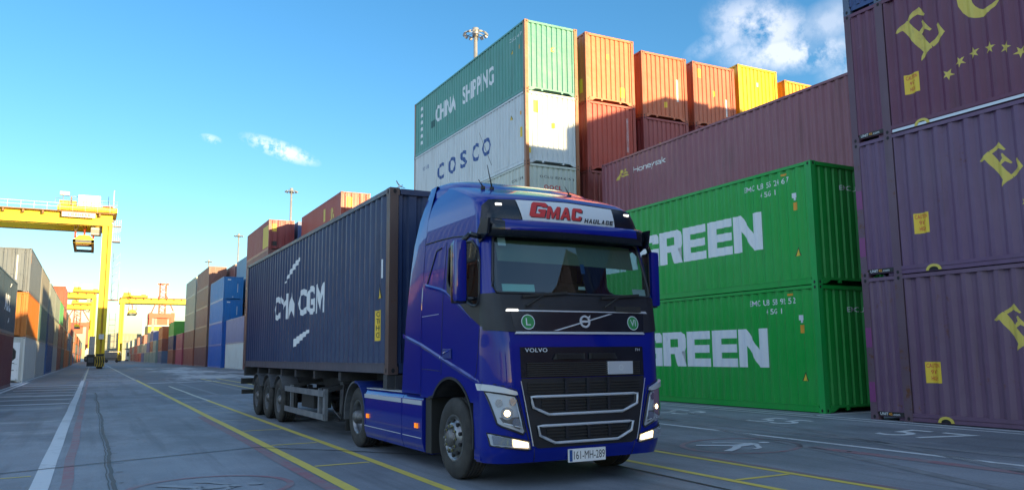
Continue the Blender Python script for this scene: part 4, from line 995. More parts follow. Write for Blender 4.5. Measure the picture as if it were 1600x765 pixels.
T = thing('truck_tractor', 'deep blue lorry cab with red and white sign, pulling the navy container', 'truck', (TX, TY, 0), TRZ)
WS = [(-1.10, 2.215), (1.10, 2.215), (1.135, 2.30), (1.06, 2.88), (1.0, 2.925), (-1.0, 2.925), (-1.06, 2.88), (-1.135, 2.30)]
SW = [(.42, 2.075), (.36, 2.10), (.34, 2.2), (.40, 2.62), (.46, 2.77), (.60, 2.87), (1.16, 2.925), (1.29, 2.86), (1.30, 2.44), (1.24, 2.36), (.82, 2.19), (.55, 2.085)]
ARCH = [(.50, .42)]+[(1.17+.67*math.cos(R(180-i*9)), .62+.60*math.sin(R(180-i*9))) for i in range(17)]+[(1.86, .945)]
WA = [(.50, .20)]+ARCH[1:]+[(2.3, .95), (2.3, .2)]     # wheel arch and the cut under the cab
def cab_shell():
    bm = bmesh.new(); nzs = 190; zs = [.28+(3.895-.28)*i/nzs for i in range(nzs+1)]
    us = [('s', -1, REAR-(REAR-.62)*i/90) for i in range(90)]
    us += [('c', -1, a) for a in range(0, 90, 3)]+[('f', 0, t/110) for t in range(-55, 56)]+[('c', 1, a) for a in range(87, -1, -3)]+[('s', 1, .62+(REAR-.62)*i/90) for i in range(1, 91)]
    def pt(u, z):
        k, s, v = u; f, hw, b, rx, ry = prm(z); y0 = f+b*((hw-rx)/hw)**2
        if k == 's': y1 = y0+ry; t = (v-.62)/(REAR-.62); y = y1+(max(REAR, y1+.02)-y1)*t; return Vector((s*hw, y, z))
        if k == 'c':
            x = (hw-rx)+rx*math.cos(R(v)) ; return Vector((s*x, Yf(x if x < hw-1e-3 else hw-1e-3, z) if v > 8 else y0+ry*(1-math.sin(R(v))), z))
        x = v*2*(hw-rx); return Vector((x, Yf(x, z), z))
    V = [[bm.verts.new(pt(u, z)) for u in us] for z in zs]
    for j in range(nzs):
        for i in range(len(us)-1):
            q = [V[j][i], V[j][i+1], V[j+1][i+1], V[j+1][i]]; c = sum((v.co for v in q), Vector())/4
            side = abs(c.x) > prm(c.z)[1]-.12
            if inpoly(c.x, c.z, WS) and c.y < .62: continue
            if side and inpoly(c.y, c.z, SW): continue
            if side and inpoly(c.y, c.z, WA): continue
            if c.z < .95 and c.y > .5: continue
            f = bm.faces.new(q); f.smooth = True
    top = [v for v in V[-1]]; f = bm.faces.new(top); f.smooth = False
    # back wall
    for j in range(nzs):
        if zs[j] > .95: bm.faces.new((V[j][0], V[j+1][0], V[j+1][-1], V[j][-1]))
    bmesh.ops.recalc_face_normals(bm, faces=bm.faces)
    me = bpy.data.meshes.new('cab'); bm.to_mesh(me); bm.free(); me.materials.append(MT['blue']); return link('cab', me, T)
cab = cab_shell()
# windscreen, wipers, seals
patch('windscreen', [WS], 'f', .003, MT['glass'], cab)
outline('windscreen_seal', WS, 'f', .006, .018, MT['black'], cab)
LOW = [(-1.238, 1.785), (-.9, 1.755), (0, 1.735), (.9, 1.755), (1.238, 1.785), (1.242, 2.20), (1.13, 2.215), (-1.13, 2.215), (-1.242, 2.20)]
patch('lower_screen_panel', [LOW], 'f', .010, MT['black'], cab)
for s in (-1, 1):
    patch('side_window', [SW], s, -.012, MT['glass'], cab)
    outline('window_seal', SW, s, .004, .016, MT['black'], cab)
    patch('door_belt_panel', [[(.14, 1.80), (.30, 1.83), (.62, 1.97), (.90, 2.12), (1.30, 2.30), (1.33, 2.44), (1.24, 2.375), (.82, 2.20), (.55, 2.095), (.42, 2.085), (.35, 2.11), (.33, 2.21), (.16, 2.21), (.12, 1.9)]], s, .006, MT['black'], cab)
for x0, x1 in ((-.80, -.17), (.29, .92)):
    mb = MB(); f = mfront(.045)
    a, b = Vector(f(x0, 2.17)), Vector(f(x1-.02, 2.17+.055)); mb.beam(a, b, .02, .03, MT['stripe_k']); mb.tube(Vector(mfront(.03)(x0+.05, 2.06)), Vector(f(x0+.28, 2.19)), .012, MT['stripe_k'])
    mb.box(x0+.22, x1-.02, Yf(x0, 2.02)-.02, Yf(x0, 2.02)+.01, 2.015, 2.085, MT['stripe_k'], .008); mb.box(x0+.03, x0+.14, Yf(x0, 2.02)-.012, Yf(x0, 2.02)+.01, 2.01, 2.08, MT['black'], .005)
    mb.build('wiper', cab)
# black band with the iron mark and stickers
patch('front_strip', [[(-.93, 1.735), (.93, 1.735), (.91, 1.762), (-.91, 1.762)]], 'f', .022, MT['silver'], cab, .015)
patch('name_band', [[(-.92, 1.765), (.92, 1.765), (.96, 2.0), (-.96, 2.0)]], 'f', .014, MT['blackg'], cab)
patch('band_trim', [[(-1.02, 2.0), (.94, 2.0), (.94, 2.012), (-1.02, 2.016)]], 'f', .016, MT['silver'], cab)
patch('indicator', [[(-1.02, 1.998), (-.86, 1.998), (-.86, 2.025), (-1.0, 2.025)]], 'f', .020, MT['lampw'], cab)
patch('indicator', [[(.86, 1.998), (1.02, 1.998), (1.0, 2.025), (.86, 2.025)]], 'f', .020, MT['silver'], cab)
def disc(cx, cz, r, n=28, r2=0):
    if not r2: return [[(cx+r*math.cos(2*math.pi*i/n), cz+r*math.sin(2*math.pi*i/n)) for i in range(n)]]
    o_ = []
    for i in range(n):
        a, b = 2*math.pi*i/n, 2*math.pi*(i+1)/n
        o_.append([(cx+r*math.cos(a), cz+r*math.sin(a)), (cx+r*math.cos(b), cz+r*math.sin(b)), (cx+r2*math.cos(b), cz+r2*math.sin(b)), (cx+r2*math.cos(a), cz+r2*math.sin(a))])
    return o_
patch('bar', [[(-.42, 1.775), (-.36, 1.775), (.46, 1.985), (.40, 1.985)]], 'f', .019, MT['silver'], cab)
patch('iron_mark', disc(.03, 1.885, .075, 28, .052), 'f', .026, MT['silver'], cab, .01)
patch('iron_mark', [[(.075, 1.94), (.115, 1.965), (.105, 1.925)]], 'f', .027, MT['silver'], cab)
patch('iron_mark', [[(-.03, 1.872), (.09, 1.872), (.09, 1.898), (-.03, 1.898)]], 'f', .028, MT['silver'], cab)
for cx, s_ in ((-.745, 'L'), (.765, 'VI')):
    st = patch('round_sticker', disc(cx, 1.875, .088), 'f', .0165, MT['sign'], cab); patch('round_sticker', disc(cx, 1.875, .078), 'f', .0185, MT['st_g'], cab)
    w = .03 if s_ == 'L' else .042
    patch('sticker_text', place2d(text2d(s_, .0), cx-w, cx+w, 1.835, 1.92), 'f', .0205, MT['sign'], cab)
# grille
G1 = [(-.87, 1.235), (.87, 1.235), (.875, 1.585), (-.875, 1.585)]
G2 = [(-.87, 1.228), (-.845, 1.0), (-.80, .70), (-.72, .47), (-.66, .44), (.66, .44), (.72, .47), (.80, .70), (.845, 1.0), (.87, 1.228)]
patch('upper_grille', [G1], 'f', .012, MT['blackg'], T, .03)
gl = patch('lower_grille', [G2], 'f', .010, MT['black'], T, .03)
def slats(parent, x0, x1, z0, z1, st, off, m):
    mb = MB(); z = z0
    while z < z1:
        xs_ = frange(x0, x1, .1)+[x1]
        for a, b in zip(xs_, xs_[1:]):
            p, q = Vector(mfront(off)(a, z)), Vector(mfront(off)(b, z)); mb.beam(p, q, .035, .014, m)
        z += st
    mb.build('grille_slats', parent)
ug = T.children[-2]
slats(gl, -.80, .80, 1.07, 1.20, .034, .014, MT['stripe_k']); slats(gl, -.62, .62, .84, .99, .036, .016, MT['stripe_k']); slats(gl, -.56, .56, .53, .67, .036, .016, MT['stripe_k'])
slats(gl, -.8, .8, 1.255, 1.42, .024, .012, MT['stripe_k'])
for x in (-.30, 0, .30):
    for z0, z1 in ((1.04, 1.22), (.84, .99), (.53, .67)): mb = MB(); mb.box(x-.02, x+.02, Yf(x, 1)-.045, Yf(x, 1)+.01, z0, z1, MT['black']); mb.build('grille_strut', gl)
patch('air_slot', [[(-.46, 1.44), (-.02, 1.44), (-.02, 1.51), (-.42, 1.51)]], 'f', .030, MT['stripe_k'], gl); patch('air_slot', [[(.04, 1.44), (.46, 1.44), (.42, 1.51), (.04, 1.51)]], 'f', .030, MT['stripe_k'], gl)
slats(gl, -.40, -.06, 1.455, 1.50, .022, .034, MT['black']); slats(gl, .08, .40, 1.455, 1.50, .022, .034, MT['black'])
for P in ([(-.765, 1.02), (.735, 1.02), (.725, .90), (.50, .815), (-.54, .815), (-.735, .90)], [(-.68, .69), (.655, .69), (.63, .585), (.42, .495), (-.46, .495), (-.655, .585)]):
    outline('chrome_frame', P, 'f', .038, .017, MT['silver'], gl)
    outline('grille_body', [(x*.97, z-.0) for x, z in P], 'f', .012, .02, MT['black'], gl)
for j in range(2): patch('edge_strip', [[(s*x, z) for x, z in ((.875, 1.20), (.885, 1.20), (.74, .47), (.725, .47))] for s in ((-1, 1)[j],)], 'f', .018, MT['silver'], gl)
patch('make_lettering', place2d(text2d('VOLVO', .012, 0, 1.1), -.83, -.54, 1.525, 1.57), 'f', .045, MT['sign'], gl)
patch('make_lettering', place2d(text2d('FH', .004), .73, .80, 1.530, 1.562), 'f', .045, MT['silver'], gl)
mb = MB(); f = mfront(.03); a = Vector(f(.49, 1.33)); mb.box(.30, .67, a.y-.02, a.y+.015, 1.255, 1.41, MT['silver'], .006); mb.build('small_front_plate', gl)
o = lay('plate_emblem', disc(.49, 1.335, .035, 20, .024), lambda u, v: (u, a.y-.0225, v), MT['sign'], gl)
# number plate
npl = MB(); yp = Yf(0, .33)-.035; npl.box(-.265, .255, yp-.012, yp+.012, .255, .405, MT['white'], .005); npl = npl.build('number_plate', T)
lay('plate_band', rect(-.255, -.215, .265, .395), lambda u, v: (u, yp-.0145, v), MT['text_b'], npl)
lay('plate_digits', place2d(text2d('161-MH-289', 0), -.195, .24, .285, .378), lambda u, v: (u, yp-.0145, v), MT['text_k'], npl)
# bumper seam, valance
outline('bumper_seam', [(-.71, .44), (-.69, .29)], 'f', .001, .004, MT['stripe_k'], T, False); outline('bumper_seam', [(.71, .44), (.69, .29)], 'f', .001, .004, MT['stripe_k'], T, False)
# lamps
HL = [(-1.228, 1.085), (-1.10, 1.065), (-.955, 1.035), (-.93, .99), (-.835, .635), (-.86, .605), (-1.10, .70), (-1.14, .73)]
for s in (-1, 1):
    P = HL if s < 0 else mir(HL)
    hl = patch('headlight', [P], 'f', .008, MT['silver'], T)
    for cx, cz, r, em in ((-1.045, .845, .058, 1), (-.985, .975, .035, 0), (-1.12, .96, .035, 0), (-.95, .74, .04, 0)):
        cx *= -s; c = Vector(mfront(.012)(cx, cz)); n = (Vector(mfront(.05)(cx, cz))-Vector(mfront(0)(cx, cz))).normalized(); mb = MB()
        mb.tube(c, c+n*.018, r, MT['chrome'], 20, r*1.25); mb.tube(c+n*.006, c+n*(.026 if em else .016), r*.85, MT['lamp'] if em else MT['chrome'], 20, r*.5); mb.build('reflector', hl)
    patch('reflector', [[(sx_*x, z) for x, z in ((.90, .66), (1.08, .735), (1.12, .80), (.90, .80))] for sx_ in (s,)], 'f', .018, MT['hub'], hl)
    outline('light_guide', [((-s)*x, z) for x, z in ((-.965, 1.01), (-.945, .96), (-.875, .68), (-1.08, .735))], 'f', .024, .009, MT['sign'], hl, False)
    patch('lens', [P], 'f', .036, MT['lens'], hl); outline('headlight_rim', P, 'f', .012, .012, MT['black'], hl)
    Q = [(-1.243, 1.175), (-1.08, 1.135), (-.945, 1.085), (-.935, 1.05), (-.96, 1.045), (-1.10, 1.075), (-1.235, 1.10)]
    patch('headlight_trim', [Q if s < 0 else mir(Q)], 'f', .05, MT['silver'], hl, .04)
    Q = [(-1.215, .625), (-1.0, .575), (-.775, .525), (-.755, .435), (-.80, .43), (-1.19, .485)]
    fl = patch('fog_lamp', [Q if s < 0 else mir(Q)], 'f', .010, MT['silver'], T)
    patch('lit_lens', [[(-s*x, z) for x, z in ((-.985, .555), (-.80, .510), (-.79, .455), (-.975, .475))]], 'f', .022, MT['lamp'], fl)
    patch('indicator_lens', [[(-s*x, z) for x, z in ((-1.18, .605), (-1.0, .562), (-.99, .478), (-1.165, .50))]], 'f', .020, MT['chrome'], fl)
    patch('lens', [Q if s < 0 else mir(Q)], 'f', .032, MT['lens'], fl); outline('lamp_rim', Q if s < 0 else mir(Q), 'f', .012, .010, MT['black'], fl)
    outline('body_seam', [((-s)*x, z) for x, z in ((-1.243, 1.19), (-1.08, 1.15), (-.935, 1.10), (-.90, 1.0), (-.80, .60), (-.755, .44))], 'f', .001, .006, MT['stripe_k'], T, False)
# header above the windscreen: gloss black box, white sign, blue sun visor
HD = [(-1.17, 2.94), (-1.0, 2.93), (1.0, 2.93), (1.17, 2.94), (1.16, 3.12), (1.12, 3.30), (1.04, 3.375), (0, 3.41), (-1.04, 3.375), (-1.12, 3.30), (-1.16, 3.12)]
hd = patch('roof_header', [HD], 'f', .012, MT['blackg'], T)
sgn = patch('company_sign', [[(-.72, 3.375), (-.66, 3.10), (.70, 3.10), (.70, 3.36), (0, 3.385)]], 'f', .022, MT['sign'], T)
def gm(s_, u0, u1, v0, v1, m, off, bold, shear=.35): return patch('sign_lettering', place2d(block2d(s_, .10 if len(s_) < 4 else .22, shear), u0, u1, v0, v1), 'f', off, m, sgn)
gm('G', -.575, -.28, 3.163, 3.352, MT['text_k'], .0255, .06); gm('G', -.585, -.295, 3.170, 3.360, MT['text_r'], .029, .05)
gm('MAC', -.34, .225, 3.155, 3.315, MT['text_k'], .0255, .05); gm('MAC', -.35, .21, 3.163, 3.323, MT['text_r'], .029, .04)
gm('HAULAGE', .21, .685, 3.145, 3.20, MT['text_k'], .0265, .015)
for s in (-1, 1):
    mb = MB(); c = Vector(mfront(.012)(s*.95, 3.31)); mb.box(c.x-.04, c.x+.04, c.y-.012, c.y+.03, c.z-.014, c.z+.014, MT['lampw'], .006); mb.build('roof_lamp', hd)
def visor():
    mb = MB(); xs_ = [-1.16+2.32*i/24 for i in range(25)]
    def pr(x):
        y = Yf(x*.97, 3.02); t = abs(x)/1.16; fo = .17-.05*t**4
        # back top, front top, front lip top, lip bottom, back bottom
        return [Vector((x, y+.02, 3.115)), Vector((x, y-.04, 3.125)), Vector((x, y-fo, 3.085-.01)), Vector((x, y-fo-.012, 2.975)), Vector((x, y-fo+.02, 2.90)), Vector((x, y-fo+.05, 2.895)), Vector((x, y+.02, 2.98))]
    rows = [[mb.bm.verts.new(p) for p in pr(x)] for x in xs_]; kb, kk = mb.mi(MT['blue']), mb.mi(MT['blackg'])
    for i in range(24):
        blue = 2 <= i <= 21
        for j in range(6):
            f = mb.bm.faces.new((rows[i][j], rows[i][j+1], rows[i+1][j+1], rows[i+1][j])); f.smooth = True
            f.material_index = kb if (j in (1, 2) and blue) else kk
    for r in (rows[0], rows[-1]): f = mb.bm.faces.new(r); f.material_index = kk
    return mb.build('sun_visor', T)
visor()
for s in (-1, 1):   # visor end brackets
    mb = MB(); mb.prism([(.20, 3.10), (.24, 2.92), (.42, 2.84), (.50, 2.80), (.56, 2.90), (.40, 3.1)], 'x', s*1.165, s*1.195, MT['blackg']); mb.build('visor_bracket', T)
# seams and reflective strips along the side
for s in (-1, 1):
    outline('roof_seam', [(2.13, 3.02), (1.6, 3.015), (1.2, 3.0), (.75, 2.955), (.50, 2.90)], s, .002, .009, MT['stripe_k'], cab, False)
    outline('door_seam', [(.33, 1.80), (.36, 1.60), (.42, 1.30), (.50, 1.20)], s, .001, .0035, MT['stripe_k'], cab, False)
    outline('door_seam', [(1.40, 2.95), (1.42, 2.2), (1.46, 1.25)], s, .001, .004, MT['stripe_k'], cab, False)
    facet('swage_line', [(2.86, 1.80), (2.15, 1.655), (1.2, 1.41), (.75, 1.30), (.34, 1.20)], s, .026, .014)
    facet('belt_crease', [(2.14, 2.47), (1.5, 2.355), (1.33, 2.31), (1.1, 2.21), (.85, 2.10), (.58, 1.95)], s, .022, .012)
    outline('panel_line', [(1.98, 2.46), (1.72, 2.88), (1.55, 2.90)], s, .003, .010, MT['stripe_k'], cab, False)
    outline('locker_seam', [(2.12, 1.32), (1.50, 1.30)], s, .001, .004, MT['stripe_k'], cab, False); outline('locker_seam', [(2.12, 2.02), (1.55, 2.03)], s, .003, .004, MT['silver'], cab, False)
    mb = MB(); x = s*(1.25+.012); mb.tube((x, 1.16, 1.56), (x+s*.012, 1.34, 1.52), .014, MT['blue']); mb.box(x-.01, x+.01, 1.12, 1.37, 1.46, 1.58, MT['bluedull'], .008); mb.build('door_handle', cab)
    mb = MB(); mb.box(s*1.25, s*1.262, 1.47, 1.495, 1.46, 1.485, MT['silver']); mb.build('lock_button', cab)
    # wheel arch trim
    AR = ARCH
    mb = MB()
    for a, b in zip(AR, AR[1:]): mb.beam((s*1.245, a[0], a[1]), (s*1.245, b[0]+(b[0]-a[0])*.06, b[1]+(b[1]-a[1])*.06), .035, .032, MT['black'])
    mb.build('wheel_arch_trim', T)
    mb = MB()
    for a, b in zip(AR, AR[1:]): mb.face([(s*1.23, *a), (s*1.23, *b), (s*.62, *b), (s*.62, *a)], MT['chassis'])
    mb.face([(s*.62, .5, .4), (s*.62, .5, 1.2), (s*.62, 1.86, 1.2), (s*.62, 1.86, .4)], MT['stripe_k'])
    mb.build('wheel_arch_liner', T)
    # entry steps ahead of the wheel
    mb = MB(); mb.box(s*1.235, s*1.0, .36, .52, .30, .46, MT['blue'], .01); mb.prism([(.34, .46), (.50, .46), (.50, .60), (.36, .90)], 'x', s*1.0, s*1.02, MT['stripe_k']); mb.build('entry_step', T)
    mb = MB(); mb.box(s*1.24, s*1.02, .37, .56, .455, .475, MT['silver'], .004); mb.build('step_tread', T)
# mirrors
for s in (-1, 1):
    m_ = MB(); x0, x1 = sorted((s*1.34, s*1.50))
    m_.box(x0, x1, .46, .62, 2.10, 2.84, MT['blackg'], .045); mr = m_.build('mirror', T, smooth=40)
    mb = MB(); xa, xb = sorted((s*1.365, s*1.505)); mb.box(xa, xb, .42, .56, 2.12, 2.86, MT['blue'], .05); mb.build('mirror_cover', mr, smooth=40)
    mb = MB(); mb.box(x0+.02, x1-.02, .619, .625, 2.15, 2.78, MT['chrome']); mb.build('mirror_glass', mr)
    mb = MB(); mb.tube((s*1.17, .42, 2.90), (s*1.32, .44, 2.93), .032, MT['blackg']); mb.tube((s*1.32, .44, 2.93), (s*1.42, .50, 2.82), .032, MT['blackg']); mb.tube((s*1.22, .42, 2.16), (s*1.40, .50, 2.16), .022, MT['blackg']); mb.build('mirror_arm', mr)
# roof fairing and side deflectors
def deflector(s):
    mb = MB(); Z = [.98, 1.3, 2.0, 2.7, 3.05, 3.40, 3.62, 3.78, 3.86]; YR = [2.90, 2.86, 2.76, 2.66, 2.60, 2.50, 2.44, 2.40, 2.38]
    rows = []
    for z, yr in zip(Z, YR):
        hw = smo(KW, min(z, 3.5))+.0; 
        if z > 3.4: hw = 1.15-(z-3.4)*.28
        rows.append([mb.bm.verts.new((s*(hw+.004-(.012*t*t)), 2.15+(yr-2.15)*t, z)) for t in (0, .25, .5, .75, 1)]+[mb.bm.verts.new((s*(hw-.07), yr-.01, z)), mb.bm.verts.new((s*(hw-.07), 2.17, z))])
    k = mb.mi(MT['blue'])
    for a, b in zip(rows, rows[1:]):
        for i in range(6): f = mb.bm.faces.new((a[i], a[i+1], b[i+1], b[i])); f.smooth = i < 4
    mb.bm.faces.new(rows[0]); mb.bm.faces.new(rows[-1]); return mb.build('side_deflector', T, smooth=35)
for s in (-1, 1): deflector(s)
def roof_fairing():
    mb = MB(); k = mb.mi(MT['blue']); ys = [(.95, 3.62, .80), (1.15, 3.72, .93), (1.4, 3.81, 1.0), (1.7, 3.885, 1.04), (2.0, 3.935, 1.06), (2.38, 3.965, 1.06)]
    rows = []
    for y, z, w in ys:
        r = []
        for i in range(17):
            t = -1+2*i/16; x = w*math.sin(t*math.pi/2); zz = z-(.0+.30*(abs(t)**6))-(.05*t*t); r.append(mb.bm.verts.new((x, y+.0*abs(t), zz)))
        rows.append(r)
    for a, b in zip(rows, rows[1:]):
        for i in range(16): f = mb.bm.faces.new((a[i], a[i+1], b[i+1], b[i])); f.smooth = True
    base = [mb.bm.verts.new((v.co.x, v.co.y, 3.45)) for v in rows[-1]]
    for i in range(16): mb.bm.faces.new((rows[-1][i], rows[-1][i+1], base[i+1], base[i]))
    for e in (0, -1):
        for a, b in zip(rows, rows[1:]):
            mb.bm.faces.new((a[e], b[e], mb.bm.verts.new((b[e].co.x*1.0, b[e].co.y, 3.45)), mb.bm.verts.new((a[e].co.x*1.0, a[e].co.y, 3.45))))
    return mb.build('roof_fairing', T, smooth=45)
roof_fairing()
mb = MB()
for x, y, h in ((-.74, 1.0, .30), (-.86, 1.02, .10), (.45, 1.0, .12)):
    mb.tube((x, y, 3.60), (x, y, 3.66), .03, MT['stripe_k']); mb.tube((x, y, 3.66), (x-.04, y+.05, 3.66+h), .010, MT['stripe_k'], 6, .004)
mb.tube((-.74, 1.0, 3.95), (-.86, 1.12, 4.40), .003, MT['stripe_k'], 5, .002)
mb.build('antenna', T)
# cab interior
mb = MB(); I = MT['interior']
mb.box(-1.15, 1.15, .45, 2.10, 1.40, 1.45, I); mb.box(-1.18, 1.18, 2.08, 2.12, 1.4, 3.0, MT['seat']); mb.box(-1.15, 1.15, .45, 2.1, 2.98, 3.02, I)
mb.prism([(.20, 1.5), (.22, 2.13), (.48, 2.17), (.70, 2.05), (.72, 1.5)], 'x', -1.13, 1.13, I); mb.box(-1.1, 1.1, 1.55, 2.1, 1.45, 1.95, MT['seat']); mb.build('cab_interior', T)
for x in (-.72, .72):
    mb = MB(); mb.box(x-.25, x+.25, 1.0, 1.5, 1.75, 1.9, MT['seat'], .04); mb.box(x-.25, x+.25, 1.42, 1.58, 1.85, 2.50, MT['seat'], .05); mb.box(x-.14, x+.14, 1.46, 1.58, 2.50, 2.72, MT['seat'], .04); mb.box(x-.15, x+.15, 1.1, 1.4, 1.45, 1.75, I); mb.build('seat', T, smooth=40)
mb = MB(); c = Vector((-.72, .86, 2.12)); ax = Vector((0, -.55, .83)).normalized(); e1 = Vector((1, 0, 0)); e2 = ax.cross(e1); pv = None
for i in range(25):
    t = 2*math.pi*i/24; p = c+(e1*math.cos(t)+e2*math.sin(t))*.22
    if pv: mb.tube(pv, p, .014, MT['stripe_k'], 6)
    pv = p
mb.tube(c-e1*.22, c+e1*.22, .016, MT['stripe_k']); mb.tube(c, (-.72, .60, 1.95), .03, MT['stripe_k']); mb.build('steering_wheel', T)
patch('sun_shade', [[(-1.0, 2.64), (1.02, 2.60), (1.02, 2.90), (-1.0, 2.90)]], 'f', -.09, mat('tinted_shade', (.16, .20, .15), .7), T)
patch('hanging_tag', [[(.11, 2.50), (.17, 2.50), (.17, 2.62), (.11, 2.62)]], 'f', -.04, MT['text_b'], T)
patch('permit_sticker', [[(-1.02, 2.24), (-.60, 2.24), (-.60, 2.33), (-1.02, 2.33)]], 'f', -.012, mat('permit_paper', (.35, .62, .60), .5), T); patch('permit_sticker', [[(.86, 2.24), (1.08, 2.24), (1.08, 2.32), (.86, 2.32)]], 'f', -.012, MT['sign'], T); patch('permit_sticker', [[(-1.0, 2.80), (-.9, 2.80), (-.9, 2.9), (-1.0, 2.9)]], 'f', -.012, MT['sign'], T); patch('permit_sticker', [[(.02, 2.29), (.13, 2.29), (.12, 2.33), (.03, 2.33)]], 'f', -.03, MT['sign'], T)
# chassis of the tractor
mb = MB()
for s in (-1, 1): mb.box(s*.36, s*.44, .5, 6.05, .62, .90, MT['chassis']); mb.box(s*.30, s*1.0, .4, 1.9, .34, .42, MT['stripe_k'])
mb.box(-.9, .9, .25, 1.0, .42, 1.3, MT['stripe_k']); mb.box(-.36, .36, 2.0, 5.9, .68, .84, MT['chassis']); mb.box(-.5, .5, .9, 2.1, .6, 1.2, MT['stripe_k']); mb.tube((-1.0, 1.14, .5), (1.0, 1.14, .5), .07, MT['chassis']); mb.tube((-1.0, 5.14, .5), (1.0, 5.14, .5), .11, MT['chassis'])
mb.lathe([(-.08, .01), (-.08, .22), (.08, .28), (.12, .01)], 'y', (0, 5.05, .5), 20, MT['chassis']); mb.box(-.45, .45, 4.6, 5.4, .90, .98, MT['stripe_k'])
mb.build('chassis_frame', T)
# side tanks with fairing
for s in (-1, 1):
    mb = MB(); x0, x1 = s*1.245, s*.62
    def sk(y0, y1, m):
        P = [(s*.65, .22), (s*1.10, .18), (s*1.20, .22), (s*1.238, .34), (s*1.245, .60), (s*1.238, .88), (s*1.20, .955), (s*1.10, .985), (s*.65, .985)]
        A = [mb.bm.verts.new((x, y0, z)) for x, z in P]; B = [mb.bm.verts.new((x, y1, z)) for x, z in P]; k = mb.mi(m)
        for i in range(len(P)-1): f = mb.bm.faces.new((A[i], A[i+1], B[i+1], B[i])); f.material_index = k; f.smooth = True
        for q in (A, B): f = mb.bm.faces.new(q); f.material_index = k
    sk(2.90, 4.60, MT['blue']); sd = mb.build('side_skirt', T, smooth=50)
    mb = MB(); sk(2.12, 2.885, MT['blue']); sd2 = mb.build('side_skirt', T, smooth=50)
    for p, y0, y1 in ((sd, 2.93, 4.60), (sd2, 2.14, 2.86)):
        mb = MB(); mb.box(s*1.240, s*1.2485, y0, y1, .835, .895, MT['silver']); mb.build('reflective_stripe', p)
        mb = MB(); mb.box(s*1.2445, s*1.250, y0+.0, y1-.02, .395, .405, MT['silver']); mb.build('crease_line', p)
        mb = MB(); mb.box(s*1.21, s*1.05, y0, y1, .975, .99, MT['silver']); mb.build('top_step', p)
    for y in (4.36, 2.26): mb = MB(); mb.box(s*1.24, s*1.262, y, y+.085, .53, .585, MT['amber'], .006); mb.build('side_marker', sd)
    mb = MB(); mb.box(s*1.20, s*.7, 1.90, 2.10, .22, 1.02, MT['stripe_k'], .01); mb.build('mud_flap', T)
# wheels
MT['nut'] = mat('nut_tag', (.35, .34, .08), .5)
def tyre(name, parent, x, y, z, r, w, s, rear=False, rimr=.285, m_rim=None, dish=None):
    """s = which side faces out"""
    mb = MB(); h = w/2
    prof = [(-h*.9, rimr), (-h, rimr+.03), (-h*1.03, (rimr+r)/2), (-h*.97, r-.055), (-h*.86, r-.018), (-h*.74, r)]
    for g0 in (-.46, -.16, .14, .44): prof += [(h*(g0-.02), r), (h*g0, r-.014), (h*(g0+.06), r-.014), (h*(g0+.08), r)]
    prof += [(h*.74, r), (h*.86, r-.018), (h*.97, r-.055), (h*1.03, (rimr+r)/2), (h, rimr+.03), (h*.9, rimr)]
    mb.lathe(prof, 'x', (x, y, z), 48, MT['rubber']); t = mb.build(name, parent)
    mb = MB(); A = MT['alu'] if m_rim is None else m_rim
    o_ = lambda q: (s*q) 
    if dish == 'front': pr = [(h*.9, rimr), (h*.93, rimr-.02), (h*.70, rimr-.035), (h*.60, rimr-.06), (h*.90, rimr-.08), (h*1.12, .165), (h*1.16, .13), (h*1.0, .12), (h*.95, .11)]
    else: pr = [(h*.9, rimr), (h*.93, rimr-.02), (h*.5, rimr-.035), (-h*.2, rimr-.05), (-h*.35, .17), (-h*.30, .12)]
    mb.lathe([(s*a, b) for a, b in pr], 'x', (x, y, z), 40, A)
    hx = h*.95 if dish == 'front' else -h*.30
    mb.lathe([(s*hx, .12, MT['hub']), (s*(hx+(.05 if dish == 'front' else .20)), .105, MT['hub']), (s*(hx+(.07 if dish == 'front' else .24)), .06, MT['hub']), (s*(hx+(.07 if dish == 'front' else .245)), 0, MT['hub'])], 'x', (x, y, z), 24, MT['hub'])
    rb = .150 if dish == 'front' else .145
    for i in range(10):
        a = 2*math.pi*i/10; p = Vector((x+s*(h*1.14 if dish == 'front' else -h*.34), y+rb*math.cos(a), z+rb*math.sin(a))); mb.tube(p, p+Vector((s*.035, 0, 0)), .014, MT['hub'], 6)
        if dish == 'front': mb.tube(p+Vector((s*.01, 0, 0)), p+Vector((s*.016, .0, 0)), .017, MT['nut'], 6)
    for i in range(10):
        a = 2*math.pi*(i+.5)/10; rr = (rimr+.165)/2-.02; nx = s*(h*1.0 if dish == 'front' else -h*.28); p = Vector((x+nx, y+rr*math.cos(a), z+rr*math.sin(a)))
        mb.tube(p-Vector((s*.03, 0, 0)), p+Vector((s*.003, 0, 0)), .024, MT['dark'], 10)
    mb.build('rim', t); return t
for s in (-1, 1):
    tyre('wheel', T, s*1.08, 1.14, .49, .49, .30, s, dish='front')
    tyre('wheel', T, s*1.06, 5.14, .49, .49, .28, s); tyre('wheel', T, s*.74, 5.14, .49, .49, .28, s)
    # rear mudguard: curved shell and flap
    mb = MB()
    for i in range(14):
        a0, a1 = R(-8+i*196/14), R(-8+(i+1)*196/14); rr = .585
        P = [(5.14-rr*math.cos(a0), .50+rr*math.sin(a0)), (5.14-rr*math.cos(a1), .50+rr*math.sin(a1)), (5.14-(rr-.03)*math.cos(a1), .50+(rr-.03)*math.sin(a1)), (5.14-(rr-.03)*math.cos(a0), .50+(rr-.03)*math.sin(a0))]
        mb.prism(P, 'x', s*1.25, s*.60, MT['guard'] if i > 6 else MT['bluedull'])
    mb.box(s*1.22, s*.62, 5.70, 5.72, .22, .6, MT['stripe_k']); mb.build('mudguard', T)
